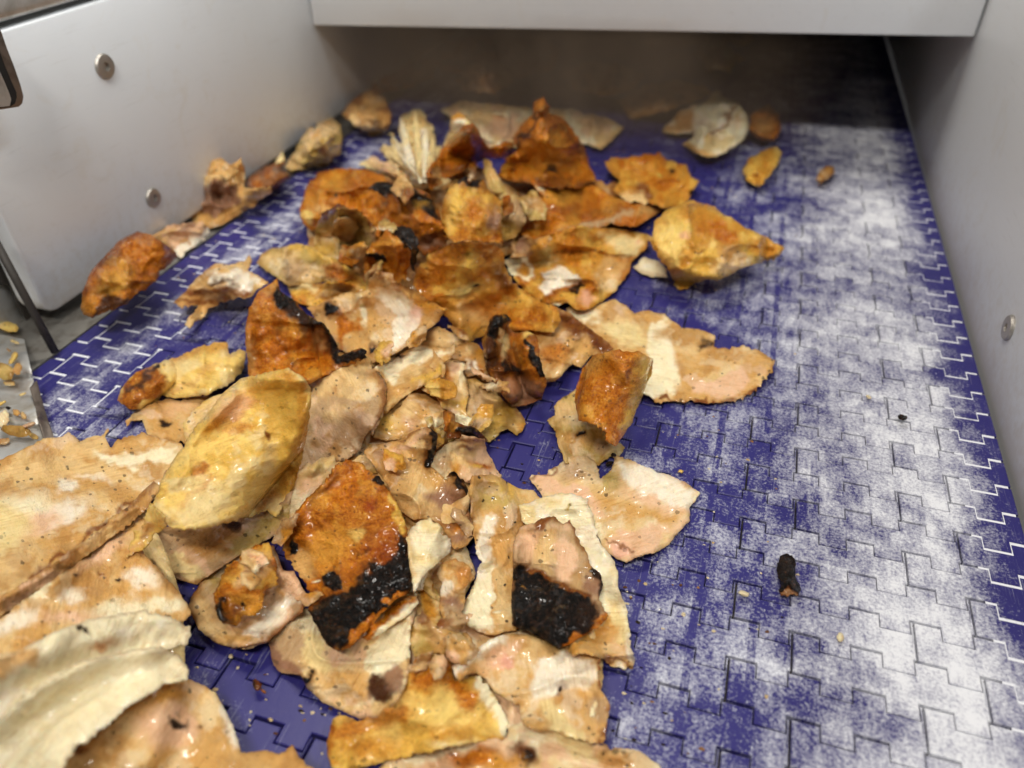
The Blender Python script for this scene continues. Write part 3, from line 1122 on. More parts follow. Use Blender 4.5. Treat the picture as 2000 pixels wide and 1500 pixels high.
def crumb(label, reg, x, y, rx, ry, rot, key, hgt=3.0, name='crumb', cat='crumb', group='crumbs and flecks on the belt', **kw):
    n = 9
    t = math.radians(rot)
    r_ = random.Random(int(x * 13 + y * 7))
    pts = []
    for i in range(n):
        a = 2 * math.pi * i / n
        q = r_.uniform(.78, 1.15)
        u_, v_ = rx * q * math.cos(a), ry * q * math.sin(a)
        pts.append((x + u_ * math.cos(t) - v_ * math.sin(t), y + u_ * math.sin(t) + v_ * math.cos(t)))
    kk = reg[2]
    c, s_ = math.cos(t), math.sin(t)
    L_ = max(rx - ry, 0.01)
    return S(label, reg, pts, key, rolls=[(x - c * L_, y - s_ * L_, x + c * L_, y + s_ * L_, ry * 1.1, hgt)], th=1.2, jag=0.45, wav=0.3, fold=0, s=min(3.8, max(1.3, ry * kk / 3.5)),
             name=name, cat=cat, group=group, clear=0.3, drape=3, **kw)


def part_of(o, parent, name):
    o.parent = parent
    o.matrix_parent_inverse = Matrix.Translation(-parent.location)
    o.name = name
    for ch in list(o.children):
        bpy.data.objects.remove(ch)
    for q in ('label', 'category', 'group'):
        if q in o:
            del o[q]
    return o


HEAP = [(620, 480), (700, 380), (860, 330), (1060, 360), (1250, 400), (1180, 480), (1100, 600), (1040, 760), (960, 840), (930, 960), (1150, 1010), (1180, 1200), (1150, 1400), (900, 1400), (700, 1360), (420, 1180), (420, 1080), (560, 900), (520, 700), (520, 560)]


SCRAPS = []


def scraps(n, seed, poly, smin, smax, styles):
    r = random.Random(seed)
    xs, ys = [p[0] for p in poly], [p[1] for p in poly]
    k = 0
    while k < n:
        x, y = r.uniform(min(xs), max(xs)), r.uniform(min(ys), max(ys))
        if not bool(pip(np.array(x), np.array(y), poly)):
            continue
        k += 1
        pers = 0.55 + 0.6 * (y / 1500.0)
        a, b = r.uniform(smin, smax) * pers, r.uniform(smin, smax) * pers * r.uniform(.35, .8)
        t = r.uniform(0, math.pi)
        pts = []
        m = r.choice((7, 8, 9))
        for i in range(m):
            q = 2 * math.pi * (i + r.uniform(-.3, .3)) / m
            f = r.uniform(.6, 1.2)
            u_, v_ = a * f * math.cos(q), b * f * math.sin(q)
            pts.append((x + u_ * math.cos(t) - v_ * math.sin(t), y + u_ * math.sin(t) + v_ * math.cos(t)))
        ky = r.choice(styles)
        pa = [(r.choice(('ltan', 'cream', 'pink', 'gold', 'brown', 'tan2')), ('e', x + r.uniform(-a, a) * .5, y + r.uniform(-b, b) * .5, a * .45, b * .5, math.degrees(t)), 5)]
        o = S('scrap', F_, pts, ky, pa, rolls=[(x - a * .6 * math.cos(t), y - a * .6 * math.sin(t), x + a * .6 * math.cos(t), y + a * .6 * math.sin(t), b * 1.2, r.uniform(1, 7))],
          th=r.uniform(1.6, 2.8), jag=1.5, wav=1.4, s=2.8, fib=r.uniform(0, 180), name='chicken_scrap', cat='chicken scrap', group='small torn chicken scraps in the heap', drape=6, clear=.6)
        SCRAPS.append((o, x, y, ky, a))


def label_scraps():
    """name each scrap by its colour and by the slice that lies next to it"""
    word = {'tan': 'tan', 'ltan': 'light tan', 'yellow': 'yellow', 'fat': 'yellowish fatty', 'cream': 'cream', 'crust': 'dark browned', 'orange': 'orange browned', 'gold': 'golden', 'brown': 'brown', 'grey': 'greyish'}
    seen = set()
    big = [q for q in CENTRES if q[3] in ('chicken_slice', 'chicken_roll', 'charred_chicken_slice') and q[0] != 'shred']
    for o, x, y, ky, a in SCRAPS:
        size = 'tiny' if a < 22 else ('small' if a < 34 else 'larger')
        for lab, bx, by, _ in sorted(big, key=lambda q: (q[1] - x) ** 2 + (q[2] - y) ** 2):
            dx, dy = x - bx, y - by
            rel = ('right of' if dx > 0 else 'left of') if abs(dx) > abs(dy) else ('just before' if dy > 0 else 'just behind')
            short = lab
            for cut in (' with ', ' lying ', ' at ', ' in ', ' under ', ' between ', ' beside ', ' left of ', ' right of ', ' behind ', ' by ', ' above ', ' below ', ' along ', ' against ', ' and ', ' of ', ' on ', ' mostly '):
                i = short.find(cut)
                if i > 0 and len(short[:i].split()) >= 3:
                    short = short[:i]
            t = size + ' ' + word.get(ky, ky) + ' torn scrap ' + rel + ' the ' + short
            if t not in seen and len(t.split()) <= 16:
                seen.add(t)
                o['label'] = t
                break


def flecks(n, seed):
    """fine meat dust and burnt flecks strewn round the heap: too many to count, one mesh"""
    r = random.Random(seed)
    V, Fc, col = [], [], []
    while n > 0:
        px, py = r.uniform(300, 1560), r.uniform(260, 1480)
        d = float(seg_dist(np.array(px), np.array(py), HEAP)) * (-1 if bool(pip(np.array(px), np.array(py), HEAP)) else 1)
        if d < 0 or r.random() > math.exp(-d / 130.0):
            continue
        if bil(TOP, np.array([px]), np.array([py]))[0] > 0.1:
            continue
        n -= 1
        p = on_z(np.array(px), np.array(py), np.array(0.0003))
        k = len(V)
        sz = r.uniform(0.0004, 0.0013)
        cl = r.choice(((.02, .012, .006), (.30, .15, .05), (.62, .45, .22), (.75, .62, .40), (.75, .62, .40), (.12, .05, .015)))
        m = 6
        a0 = r.uniform(0, 6.3)
        st = r.uniform(.5, 1.0)
        for i in range(m):
            a = a0 + 2 * math.pi * i / m
            q = sz * r.uniform(.6, 1.2)
            V.append((p[0] + q * math.cos(a), p[1] + q * st * math.sin(a), 0.0001))
        V.append((p[0], p[1], sz * r.uniform(.5, .9)))
        for i in range(m):
            Fc.append((k + i, k + (i + 1) % m, k + m))
        col += [(*cl, 1.0)] * (m + 1)
    me = bpy.data.meshes.new('meat_flecks')
    me.from_pydata(V, [], Fc)
    col = np.array(col, np.float32)
    at = me.attributes.new('meat_colour', 'FLOAT_COLOR', 'POINT')
    at.data.foreach_set('color', col.ravel())
    at = me.attributes.new('meat_mask', 'FLOAT_COLOR', 'POINT')
    at.data.foreach_set('color', np.tile(np.array([0, 0, 0, 1], np.float32), len(V)))
    at = me.attributes.new('fibre_uv', 'FLOAT_VECTOR', 'POINT')
    at.data.foreach_set('vector', np.array(V, np.float32).ravel())
    o = link('meat_flecks', me, MEAT)
    tag(o, 'fine meat dust and burnt flecks strewn on the belt around the heap', 'meat flecks', kind='stuff')

# ================= crumb tray at the left
tray = S('ridged pale metal crumb tray at the left edge holding meat crumbs', F_,
         [(-120, 640), (0, 652), (47, 663), (66, 745), (58, 757), (84, 850), (100, 940), (40, 1010), (-120, 1010)], 'tan', rolls=[(-140, 700, 60, 706, 26, 6), (-140, 800, 66, 806, 26, 6), (-140, 885, 80, 892, 26, 6)],
         th=2.0, jag=0.15, wav=0.1, mat=TRAYM, name='crumb_tray', cat='tray', group=None, bump=0.1, s=5)
eg = S('narrow dark steel lip standing between crumb tray and blue belt', F_,
       [(58, 757), (72, 742), (86, 795), (104, 850), (118, 905), (98, 910), (84, 850), (70, 800)], 'tan', tilt=(60, 757, 100, 757, 6, 1), th=2.0, jag=0.1, wav=0.1, mat=BROWN, name='steel_lip', cat='steel lip', group=None, bump=0.1)
CG = 'meat crumbs lying in the tray'
crumb('yellow crumb at the top corner of the tray', F_, 14, 637, 24, 11, 10, 'pyell', 4, group=CG, name='meat_crumb')
crumb('long pale crumb slanting in the middle tray trough', F_, 26, 700, 15, 6, -55, 'pyell', 4, group=CG, name='meat_crumb')
crumb('broad tan crumb heap in the middle tray trough', F_, 8, 726, 24, 17, 20, 'fat', 5, group=CG, name='meat_crumb')
crumb('small tan crumb beside the tray rim in the middle trough', F_, 34, 722, 9, 13, 10, 'tan', 4, group=CG, name='meat_crumb')
crumb('pale tan crumb in the lower tray trough at the picture edge', F_, 4, 818, 13, 17, 10, 'ltan', 3, group=CG, name='meat_crumb')
crumb('tan crumb in the lower tray trough', F_, 32, 806, 9, 7, 30, 'tan', 3, group=CG, name='meat_crumb')
crumb('orange and white sliver at the tray rim', F_, 56, 830, 15, 5, -18, 'pink', 4, group=CG, name='meat_crumb')
crumb('olive crumb heap low in the tray before the big slice', F_, 34, 842, 30, 13, 12, 'fat', 5, group=CG, name='meat_crumb')
crumb('black burnt fleck in the lower tray trough', F_, 16, 797, 6, 4, 5, 'char', 3, group=CG, name='meat_crumb')

crumb('thin pale crumb along the upper ridge of the tray', F_, 30, 668, 10, 4, 15, 'cream2', 2.5, group=CG, name='meat_crumb')
crumb('tiny tan crumb above the long pale crumb', F_, 16, 684, 6, 4, 40, 'tan', 2.5, group=CG, name='meat_crumb')
crumb('flat tan flake at the foot of the middle trough', F_, 18, 748, 14, 6, 5, 'fat', 2.5, group=CG, name='meat_crumb')
crumb('small pale flake on the lower tray ridge', F_, 44, 770, 8, 4, -20, 'cream2', 2.5, group=CG, name='meat_crumb')
crumb('tan flake beside the golden rim of the lower trough', F_, 46, 812, 9, 6, 50, 'ltan', 2.5, group=CG, name='meat_crumb')
crumb('pale splinter at the very edge of the picture in the tray', F_, 2, 788, 12, 4, -30, 'pyell', 2.5, group=CG, name='meat_crumb')
crumb('olive flake low at the tray rim', F_, 66, 852, 12, 6, 20, 'fat', 2.5, group=CG, name='meat_crumb')
crumb('brownish flake low in the tray at the picture edge', F_, 6, 862, 14, 7, -10, 'tan2', 2.5, group=CG, name='meat_crumb')

# ================= far pieces in and before the tunnel
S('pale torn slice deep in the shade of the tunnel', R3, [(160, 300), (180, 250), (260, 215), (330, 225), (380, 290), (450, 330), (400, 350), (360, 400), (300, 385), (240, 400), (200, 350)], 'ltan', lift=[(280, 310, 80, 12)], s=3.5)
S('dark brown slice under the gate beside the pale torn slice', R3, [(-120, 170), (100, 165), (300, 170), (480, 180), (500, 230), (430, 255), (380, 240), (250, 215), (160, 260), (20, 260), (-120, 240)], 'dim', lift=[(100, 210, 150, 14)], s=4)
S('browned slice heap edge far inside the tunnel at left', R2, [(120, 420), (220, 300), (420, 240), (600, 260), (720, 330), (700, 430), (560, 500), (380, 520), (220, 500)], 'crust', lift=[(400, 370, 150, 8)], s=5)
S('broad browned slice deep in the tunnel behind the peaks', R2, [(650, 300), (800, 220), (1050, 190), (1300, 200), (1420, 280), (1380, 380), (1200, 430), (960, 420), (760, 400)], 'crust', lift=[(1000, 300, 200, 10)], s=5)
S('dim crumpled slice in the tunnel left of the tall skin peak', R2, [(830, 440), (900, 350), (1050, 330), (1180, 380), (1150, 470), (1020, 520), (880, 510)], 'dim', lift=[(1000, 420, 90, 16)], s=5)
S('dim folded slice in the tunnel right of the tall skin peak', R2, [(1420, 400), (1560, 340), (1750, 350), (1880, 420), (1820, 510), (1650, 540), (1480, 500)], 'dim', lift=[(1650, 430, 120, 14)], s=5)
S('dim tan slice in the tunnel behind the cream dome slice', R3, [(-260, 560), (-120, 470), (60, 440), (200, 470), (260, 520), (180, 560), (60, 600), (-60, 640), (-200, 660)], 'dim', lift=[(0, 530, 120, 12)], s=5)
S('wide pale beige slice lying flat behind the skin peaks', R2, [(740, 610), (850, 560), (1100, 585), (1270, 600), (1500, 610), (1680, 660), (1770, 710), (1700, 780), (1640, 830), (1540, 800), (1350, 820), (1150, 830), (980, 830), (880, 720)], 'ltan',
  [('pink', ('e', 1080, 720, 120, 60), 8), ('grey', ('e', 1620, 680, 90, 50), 8)], lift=[(1000, 640, 160, 8), (1650, 700, 100, 6)], s=4)
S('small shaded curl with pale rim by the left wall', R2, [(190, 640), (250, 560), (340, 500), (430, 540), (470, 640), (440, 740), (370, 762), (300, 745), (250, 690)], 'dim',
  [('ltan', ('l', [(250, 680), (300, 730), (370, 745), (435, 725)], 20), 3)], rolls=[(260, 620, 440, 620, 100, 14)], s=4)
S('crumpled yellowish piece against the left wall far along', R1, [(1590, 930), (1650, 840), (1690, 740), (1740, 690), (1800, 665), (1850, 650), (1900, 700), (1912, 790), (1900, 860), (1830, 920), (1740, 930), (1680, 950), (1620, 955)], 'fat',
  [('tan', ('e', 1800, 730, 80, 40), 8), ('ltan', ('l', [(1610, 935), (1690, 850), (1760, 760), (1880, 740)], 14), 5)], lift=[(1790, 780, 70, 20)], rolls=[(1700, 820, 1860, 800, 90, 6)], s=3.2, wav=1.5)
S('dark brown strip lying along the foot of the left wall', R1, [(1360, 1030), (1400, 980), (1480, 920), (1560, 905), (1610, 940), (1620, 990), (1560, 1040), (1480, 1080), (1400, 1090)], 'brown', rim=('dbrown', 40, .6), rolls=[(1420, 1030, 1570, 960, 60, 12)], s=3.2)
S('thin cream shard poking up at the foot of the left wall', R1, [(1530, 915), (1545, 880), (1575, 845), (1590, 880), (1600, 925)], 'cream2', lift=[(1570, 880, 30, 10)], s=2.6, th=1.6, jag=.6)
S('torn tan piece with mauve face leaning on the left wall', R1, [(1080, 960), (1130, 925), (1180, 868), (1230, 880), (1285, 925), (1345, 880), (1372, 950), (1362, 1045), (1430, 1050), (1505, 1035), (1515, 1075), (1420, 1150), (1330, 1190), (1250, 1250), (1170, 1275), (1090, 1262), (1060, 1190), (1085, 1080)], 'tan',
  [('mauve', [(1125, 1050), (1240, 1000), (1345, 1060), (1335, 1140), (1190, 1205), (1130, 1150)], 4), ('ltan', ('l', [(1110, 1010), (1200, 985), (1310, 990), (1350, 1040)], 14), 4), ('dbrown', ('e', 1255, 995, 22, 10, 35), 3)],
  tilt=(1200, 1260, 1220, 880, 0, 34), lift=[(1230, 960, 60, 6), (1240, 1100, 60, -4)], s=3, wav=1.4)
S('pinkish slice with white rim behind the browned roll by the wall', R4, [(850, 30), (930, -20), (1050, -45), (1130, -40), (1178, 8), (1130, 60), (1060, 110), (1005, 160), (970, 120)], 'pink',
  [('white', ('l', [(985, 150), (1175, 15)], 20), 3)], tilt=(1000, 130, 960, -20, 0, 14), s=3)
S('dark browned chicken roll lying against the left wall corner', R4, [(452, 440), (458, 345), (500, 235), (560, 165), (600, 120), (690, 40), (760, 8), (830, 18), (905, 62), (985, 118), (988, 150), (905, 232), (850, 300), (760, 355), (720, 400), (620, 445), (525, 482), (470, 475)], 'crust',
  [('yellow', ('e', 640, 270, 95, 70, -40), 16, .55), ('dcrust', ('e', 590, 165, 45, 22, -20), 6), ('gold', ('e', 500, 400, 40, 70, 20), 8, .6), ('dbrown', [(560, 420), (600, 350), (680, 345), (740, 385), (700, 420), (600, 470), (500, 490), (520, 450)], 6),
   ('orange', ('e', 830, 120, 100, 60, 40), 12, .6)], rolls=[(560, 360, 860, 130, 170, 20)], tilt=(760, 400, 600, 120, 0, 16), rim=('dcrust', 40, .6), name='chicken_roll', cat='chicken roll', s=3.2)

S('small slice with white centre alone on the left of belt', R4, [(965, 405), (1030, 345), (1060, 300), (1150, 222), (1200, 185), (1280, 192), (1360, 165), (1388, 128), (1402, 172), (1380, 222), (1440, 250), (1500, 290), (1440, 330), (1400, 372), (1300, 392), (1230, 405), (1170, 430), (1120, 500), (1055, 548), (1028, 525), (1090, 452), (1105, 412), (1020, 432)], 'tan',
  [('white', [(1150, 300), (1180, 235), (1280, 215), (1380, 225), (1450, 270), (1400, 320), (1310, 345), (1240, 340), (1250, 290), (1210, 270)], 4), ('brown', ('l', [(1040, 345), (1180, 345), (1260, 330), (1380, 340)], 20), 5), ('dbrown', ('e', 1205, 285, 40, 14, -25), 4), ('brown', ('l', [(975, 405), (1100, 395), (1300, 385)], 16), 5)],  # brown strokes draw the shadow along the lower edge
  lift=[(1300, 280, 110, 12)], tilt=(1150, 400, 1250, 200, 2, 12), s=3)
S('yellow skin piece with browned end on the left of belt', R4, [(650, 948), (672, 890), (700, 845), (760, 792), (870, 742), (1000, 700), (1100, 655), (1180, 625), (1270, 622), (1282, 690), (1340, 660), (1372, 680), (1362, 765), (1300, 842), (1150, 922), (1060, 935), (960, 932), (905, 920), (870, 955), (790, 1000), (720, 995)], 'pyell',
  [('crust', [(648, 950), (690, 850), (760, 790), (885, 740), (935, 820), (890, 900), (800, 945), (720, 995)], 6), ('dbrown', ('l', [(700, 900), (790, 850), (880, 770)], 18), 5), ('semi', ('e', 882, 755, 22, 18), 3), ('gold', ('l', [(960, 720), (1180, 640), (1270, 640)], 26), 8, .7), ('tan', ('l', [(960, 900), (1080, 850), (1200, 730)], 14), 5, .7)],
  rolls=[(720, 930, 880, 800, 90, 9)], lift=[(1100, 790, 120, 8), (1330, 720, 60, 8)], s=3.2)
S('flat tan slice with dark speck between yellow skin and big roll', R4, [(700, 1065), (755, 1012), (880, 950), (1060, 935), (1150, 920), (1250, 905), (1200, 1000), (1130, 1080), (1060, 1180), (900, 1190), (820, 1130), (792, 1055), (735, 1060), (705, 1095)], 'tan',
  [('semi', ('e', 920, 1080, 38, 22, 10), 4), ('ltan', ('l', [(720, 1050), (790, 1045), (830, 1120)], 16), 5), ('pink', ('e', 980, 990, 90, 40), 10, .5)], s=3.4)

# ================= under layer of the heap
S('broad tan slice mostly buried under the middle of the heap', F_, [(560, 760), (640, 700), (760, 640), (900, 650), (960, 720), (980, 780), (930, 830), (900, 880), (930, 940), (900, 1040), (930, 1120), (890, 1200), (930, 1260), (850, 1290), (780, 1240), (640, 1180), (600, 1060), (560, 940)], 'tan', s=4.5, lift=[(760, 780, 110, 14), (800, 1040, 90, 8)])
S('browned slice mostly buried under the back of the heap', F_, [(600, 420), (700, 350), (840, 300), (960, 330), (1060, 340), (1230, 360), (1270, 420), (1180, 460), (1060, 480), (980, 500), (1000, 560), (900, 600), (760, 570), (640, 540), (600, 480)], 'dim', s=4.5, lift=[(860, 420, 110, 22), (1080, 420, 80, 8)])
S('tan slice mostly buried below the two charred slices', F_, [(640, 1240), (800, 1220), (900, 1200), (1000, 1190), (1160, 1200), (1180, 1300), (1160, 1420), (1000, 1440), (960, 1350), (860, 1420), (740, 1400), (680, 1340)], 'ltan', s=4.5)

# ================= back heap
SHR = S('shredded white breast meat fanning out at the back of the heap', R2, [(290, 925), (360, 885), (470, 880), (405, 835), (425, 805), (490, 825), (455, 740), (475, 745), (525, 800), (505, 690), (520, 640), (620, 598), (665, 640), (695, 700), (725, 790), (760, 830), (720, 920), (720, 990), (800, 1005), (700, 1060), (600, 1040), (540, 1010), (420, 965)], 'cream2',
  [('white', ('l', [(520, 820), (560, 900), (590, 1000)], 16), 4), ('white', ('l', [(650, 760), (640, 900)], 26), 6), ('gold', ('e', 620, 670, 50, 40), 10, .5), ('tan', ('l', [(560, 800), (640, 980)], 8), 3), ('tan', ('l', [(480, 860), (560, 960)], 8), 3), ('pink', ('e', 420, 920, 80, 26, 10), 8), ('tan', ('l', [(600, 760), (680, 960)], 7), 3)],
  lift=[(620, 720, 90, 20), (600, 900, 120, 12)], wav=2.2, jag=1.8, fib=70, s=3, pep=.3)
for q, (x0, y0, x1, y1, wd, ky) in enumerate([(430, 815, 590, 960, 20, 'cream2'), (462, 742, 600, 930, 9, 'white'), (520, 640, 600, 1000, 26, 'cream'), (600, 610, 640, 1000, 24, 'cream2'), (660, 690, 660, 1020, 22, 'white'),
                                              (330, 900, 560, 990, 18, 'pink'), (700, 760, 690, 1010, 20, 'cream2'), (500, 830, 640, 1020, 16, 'white')]):
    dx, dy = x1 - x0, y1 - y0
    L_ = math.hypot(dx, dy)
    nx, ny = -dy / L_ * wd, dx / L_ * wd
    o = S('shred', R2, [(x0, y0), (x0 + dx * .3 + nx, y0 + dy * .3 + ny), (x1 + nx, y1 + ny), (x1 - nx, y1 - ny), (x0 + dx * .3 - nx * .8, y0 + dy * .3 - ny * .8)], ky,
          rolls=[(x0, y0, x1, y1, wd * 1.3, 5)], th=1.6, s=2.6, jag=.5, wav=.8, clear=.2, drape=3, fib=math.degrees(math.atan2(-dy, dx)), pep=.1, group=None)
    part_of(o, SHR, 'shred')
S('white tipped shard of breast behind the small skin peak', R2, [(740, 860), (780, 760), (805, 650), (850, 625), (915, 690), (930, 760), (850, 820)], 'cream2', [('gold', ('e', 850, 640, 40, 28), 6), ('white', ('e', 835, 700, 26, 40), 5)], tilt=(800, 850, 840, 640, 6, 26), s=3, fib=80)
S('small brown skin peak left of the tall one', R2, [(705, 925), (745, 842), (810, 762), (870, 705), (925, 688), (965, 745), (1015, 835), (1100, 790), (1155, 800), (1145, 880), (1000, 885), (940, 915), (850, 970), (745, 992)], 'crust',
  [('dcrust', ('l', [(720, 940), (850, 940), (960, 890)], 20), 6), ('brown', ('e', 900, 760, 50, 40), 8), ('orange', ('e', 800, 850, 60, 40), 10, .7)], lift=[(905, 760, 70, 22), (1080, 830, 60, 14)], tilt=(850, 960, 900, 700, 4, 24), s=3)
S('flat browned skin slice below the tall skin peak', R2, [(1190, 1250), (1240, 1130), (1260, 1050), (1400, 1040), (1600, 1035), (1700, 1095), (1820, 1140), (1900, 1130), (2000, 1110), (2010, 1130), (1960, 1190), (1840, 1260), (1700, 1250), (1600, 1270), (1430, 1295), (1250, 1330), (1200, 1300)], 'orange',
  [('gold', ('e', 1430, 1110, 100, 45), 10), ('brown', ('l', [(1230, 1170), (1500, 1180), (1800, 1170)], 26), 14, .7), ('grey', ('l', [(1420, 1285), (1600, 1260), (1800, 1180)], 16), 5), ('tan2', ('e', 1900, 1180, 100, 30, -15), 8)], lift=[(1450, 1130, 150, 9)], s=3)
S('speckled browned triangle lying right of the heap at the back', F_, [(1180, 314), (1208, 306), (1250, 302), (1288, 297), (1302, 312), (1340, 322), (1348, 345), (1366, 352), (1352, 372), (1345, 390), (1330, 402), (1300, 408), (1262, 398), (1222, 392), (1198, 372), (1210, 352), (1190, 335)], 'gold',
  [('orange', ('l', [(1210, 312), (1285, 304)], 10), 5), ('brown', ('e', 1260, 372, 26, 14, 20), 6), ('ltan', ('e', 1235, 390, 28, 12), 5), ('semi', ('e', 1306, 338, 8, 5, -40), 3), ('semi', ('e', 1350, 370, 6, 6), 3), ('gold', ('e', 1335, 345, 14, 14), 4)], lift=[(1260, 345, 50, 8), (1335, 345, 14, 4)], s=3)
S('tall browned skin peak at the back centre of the heap', R2, [(1070, 985), (1090, 930), (1120, 880), (1175, 830), (1150, 775), (1190, 700), (1255, 640), (1265, 575), (1315, 540), (1352, 590), (1350, 630), (1420, 650), (1480, 720), (1560, 840), (1590, 940), (1615, 1005), (1550, 1035), (1400, 1050), (1250, 1030), (1150, 1015)], 'crust',
  [('gold', ('e', 1330, 850, 90, 120, 30), 22, .8), ('orange', ('e', 1240, 760, 70, 90, 20), 14, .8), ('dcrust', [(1360, 640), (1430, 650), (1570, 850), (1560, 910), (1500, 830), (1400, 700)], 8), ('dbrown', ('l', [(1285, 640), (1230, 740), (1160, 850)], 16), 5), ('semi', ('e', 1370, 965, 50, 14, -10), 4), ('gold', ('e', 1120, 930, 30, 50, 20), 6), ('dcrust', ('l', [(1200, 1020), (1400, 1040), (1590, 1010)], 20), 8)],  # dark crust tones also paint the shaded back slope and foot of the peak
  lift=[(1310, 720, 110, 26), (1360, 880, 110, 14), (1310, 590, 40, 18)], tilt=(1330, 1040, 1310, 560, 6, 30), s=3, th=3)
S('grey translucent skin flap standing beside the upright golden roll', R2, [(985, 880), (1020, 900), (1060, 965), (1120, 1075), (1180, 1100), (1245, 1145), (1215, 1250), (1170, 1315), (1090, 1345), (1070, 1200), (1090, 1130), (1010, 1055), (980, 960)], 'fat',
  [('grey', ('e', 1170, 1180, 60, 80), 12), ('tan', ('e', 1030, 950, 30, 60), 8)], tilt=(1100, 1340, 1100, 950, 4, 20), s=3)
S('upright golden roll with burnt top in the middle back', R2, [(755, 1290), (750, 1200), (765, 1105), (800, 1025), (880, 985), (985, 1005), (1005, 1060), (1105, 1130), (1082, 1165), (1085, 1250), (1095, 1350), (950, 1360), (830, 1365)], 'gold',
  [('char', ('e', 885, 1010, 80, 26, 0), 5), ('mauve', ('e', 1035, 1220, 45, 60, -15), 8), ('yellow', ('l', [(830, 1080), (820, 1250)], 40), 12), ('crust', ('l', [(880, 1330), (1080, 1330)], 30), 10), ('orange', ('e', 940, 1170, 40, 60), 12)],
  rolls=[(890, 1080, 920, 1320, 170, 18)], tilt=(900, 1360, 890, 1000, 2, 18), name='chicken_roll', cat='chicken roll', s=3)
S('wide orange brown skin piece at the left of the back heap', R2, [(-45, 1180), (-20, 1100), (10, 1030), (60, 960), (180, 932), (330, 945), (430, 980), (480, 1030), (480, 1130), (450, 1250), (400, 1320), (330, 1300), (200, 1290), (90, 1260), (20, 1290), (-30, 1250)], 'orange',
  [('crust', ('e', 350, 1080, 110, 90), 20, .7), ('tan', ('e', 100, 1170, 60, 40), 10), ('pyell', ('e', 10, 1220, 30, 30), 6), ('dcrust', ('e', 20, 1000, 50, 20, -30), 8), ('semi', ('e', 138, 1090, 10, 14), 3), ('gold', ('e', 130, 1020, 60, 40), 10)], lift=[(230, 1040, 140, 16)], s=3, wav=1.5)
S('hollow olive tan curl with browned rim left of the orange chips', R2, [(35, 1390), (50, 1260), (90, 1185), (180, 1135), (280, 1160), (350, 1215), (385, 1285), (350, 1370), (300, 1420), (200, 1445), (100, 1440)], 'fat',
  [('dcrust', ('l', [(75, 1220), (180, 1145), (290, 1170), (365, 1250)], 26), 6), ('olive', ('e', 230, 1260, 90, 70), 14), ('ltan', ('e', 140, 1310, 50, 60), 10), ('yellow', ('e', 120, 1380, 50, 40), 10)], lift=[(170, 1170, 70, 16), (220, 1290, 60, -9)], tilt=(200, 1430, 190, 1150, 4, 18), s=3, clear=2)
S('dark brown skin arch with burnt crest in the back heap', R2, [(345, 1055), (370, 1020), (420, 1012), (560, 1028), (680, 1080), (735, 1170), (765, 1290), (795, 1335), (740, 1390), (660, 1430), (610, 1380), (560, 1300), (440, 1290), (410, 1230), (450, 1130), (400, 1075)], 'crust',
  [('char', [(345, 1055), (370, 1020), (420, 1012), (600, 1040), (700, 1110), (755, 1240), (700, 1190), (600, 1110), (500, 1090), (400, 1075)], 6), ('olive', ('e', 640, 1120, 70, 26, 25), 8, .8), ('brown', ('e', 680, 1350, 80, 40), 10), ('orange', ('e', 660, 1240, 80, 40, 30), 12), ('mauve', ('e', 690, 1340, 60, 30), 10)],
  lift=[(600, 1090, 110, 18), (660, 1250, 90, 10)], s=3, th=3, wav=1.4)
S('small tan chip between the hollow curl and the orange chip', R2, [(195, 1425), (245, 1375), (325, 1335), (338, 1400), (330, 1500), (260, 1520), (215, 1480)], 'tan2', [('gold', ('l', [(210, 1420), (320, 1350)], 22), 5), ('grey', ('e', 285, 1450, 40, 40), 8)], tilt=(260, 1510, 280, 1350, 3, 14), s=3)
S('folded orange skin chip with black corner in the heap', A2, [(765, 390), (800, 345), (880, 250), (960, 150), (1030, 140), (1060, 200), (1150, 260), (1218, 340), (1200, 460), (1170, 660), (1100, 690), (900, 620), (760, 560), (760, 460)], 'orange',
  [('char', [(765, 385), (820, 370), (960, 440), (940, 480), (850, 450), (785, 420)], 3), ('char', ('e', 1180, 260, 70, 90, 20), 4), ('gold', ('l', [(800, 370), (940, 290), (1090, 245)], 26), 5), ('crust', ('e', 960, 560, 130, 80), 14), ('orange', ('e', 1060, 380, 110, 80), 10)], lift=[(1060, 300, 160, 14)], tilt=(960, 640, 1000, 200, 6, 22), s=2.8)
S('small black burnt skin scrap beside the orange chip', A2, [(1040, 130), (1120, 110), (1210, 130), (1280, 230), (1290, 380), (1250, 560), (1200, 480), (1215, 340), (1140, 250), (1060, 190)], 'char', [('semi', ('e', 1250, 420, 40, 120), 8), ('gold', ('l', [(1070, 130), (1170, 105)], 10), 3)], tilt=(1240, 540, 1140, 130, 2, 16), s=2.8)
S('yellow edged pale slice left of the orange chips', A2, [(-290, 470), (-250, 390), (-150, 330), (-60, 320), (100, 270), (240, 300), (370, 390), (470, 420), (600, 500), (740, 620), (800, 690), (760, 740), (640, 700), (400, 660), (200, 680), (20, 690), (-80, 640), (-200, 560)], 'fat',
  [('yellow', ('l', [(60, 310), (240, 330), (370, 410), (560, 510), (760, 690)], 40), 10), ('crust', [(370, 500), (500, 500), (640, 570), (720, 660), (600, 690), (400, 640)], 8), ('grey', ('e', 60, 540, 140, 90), 14), ('ltan', ('e', -150, 430, 90, 60), 14)], lift=[(150, 420, 200, 12), (560, 520, 120, 8)], s=3.2)
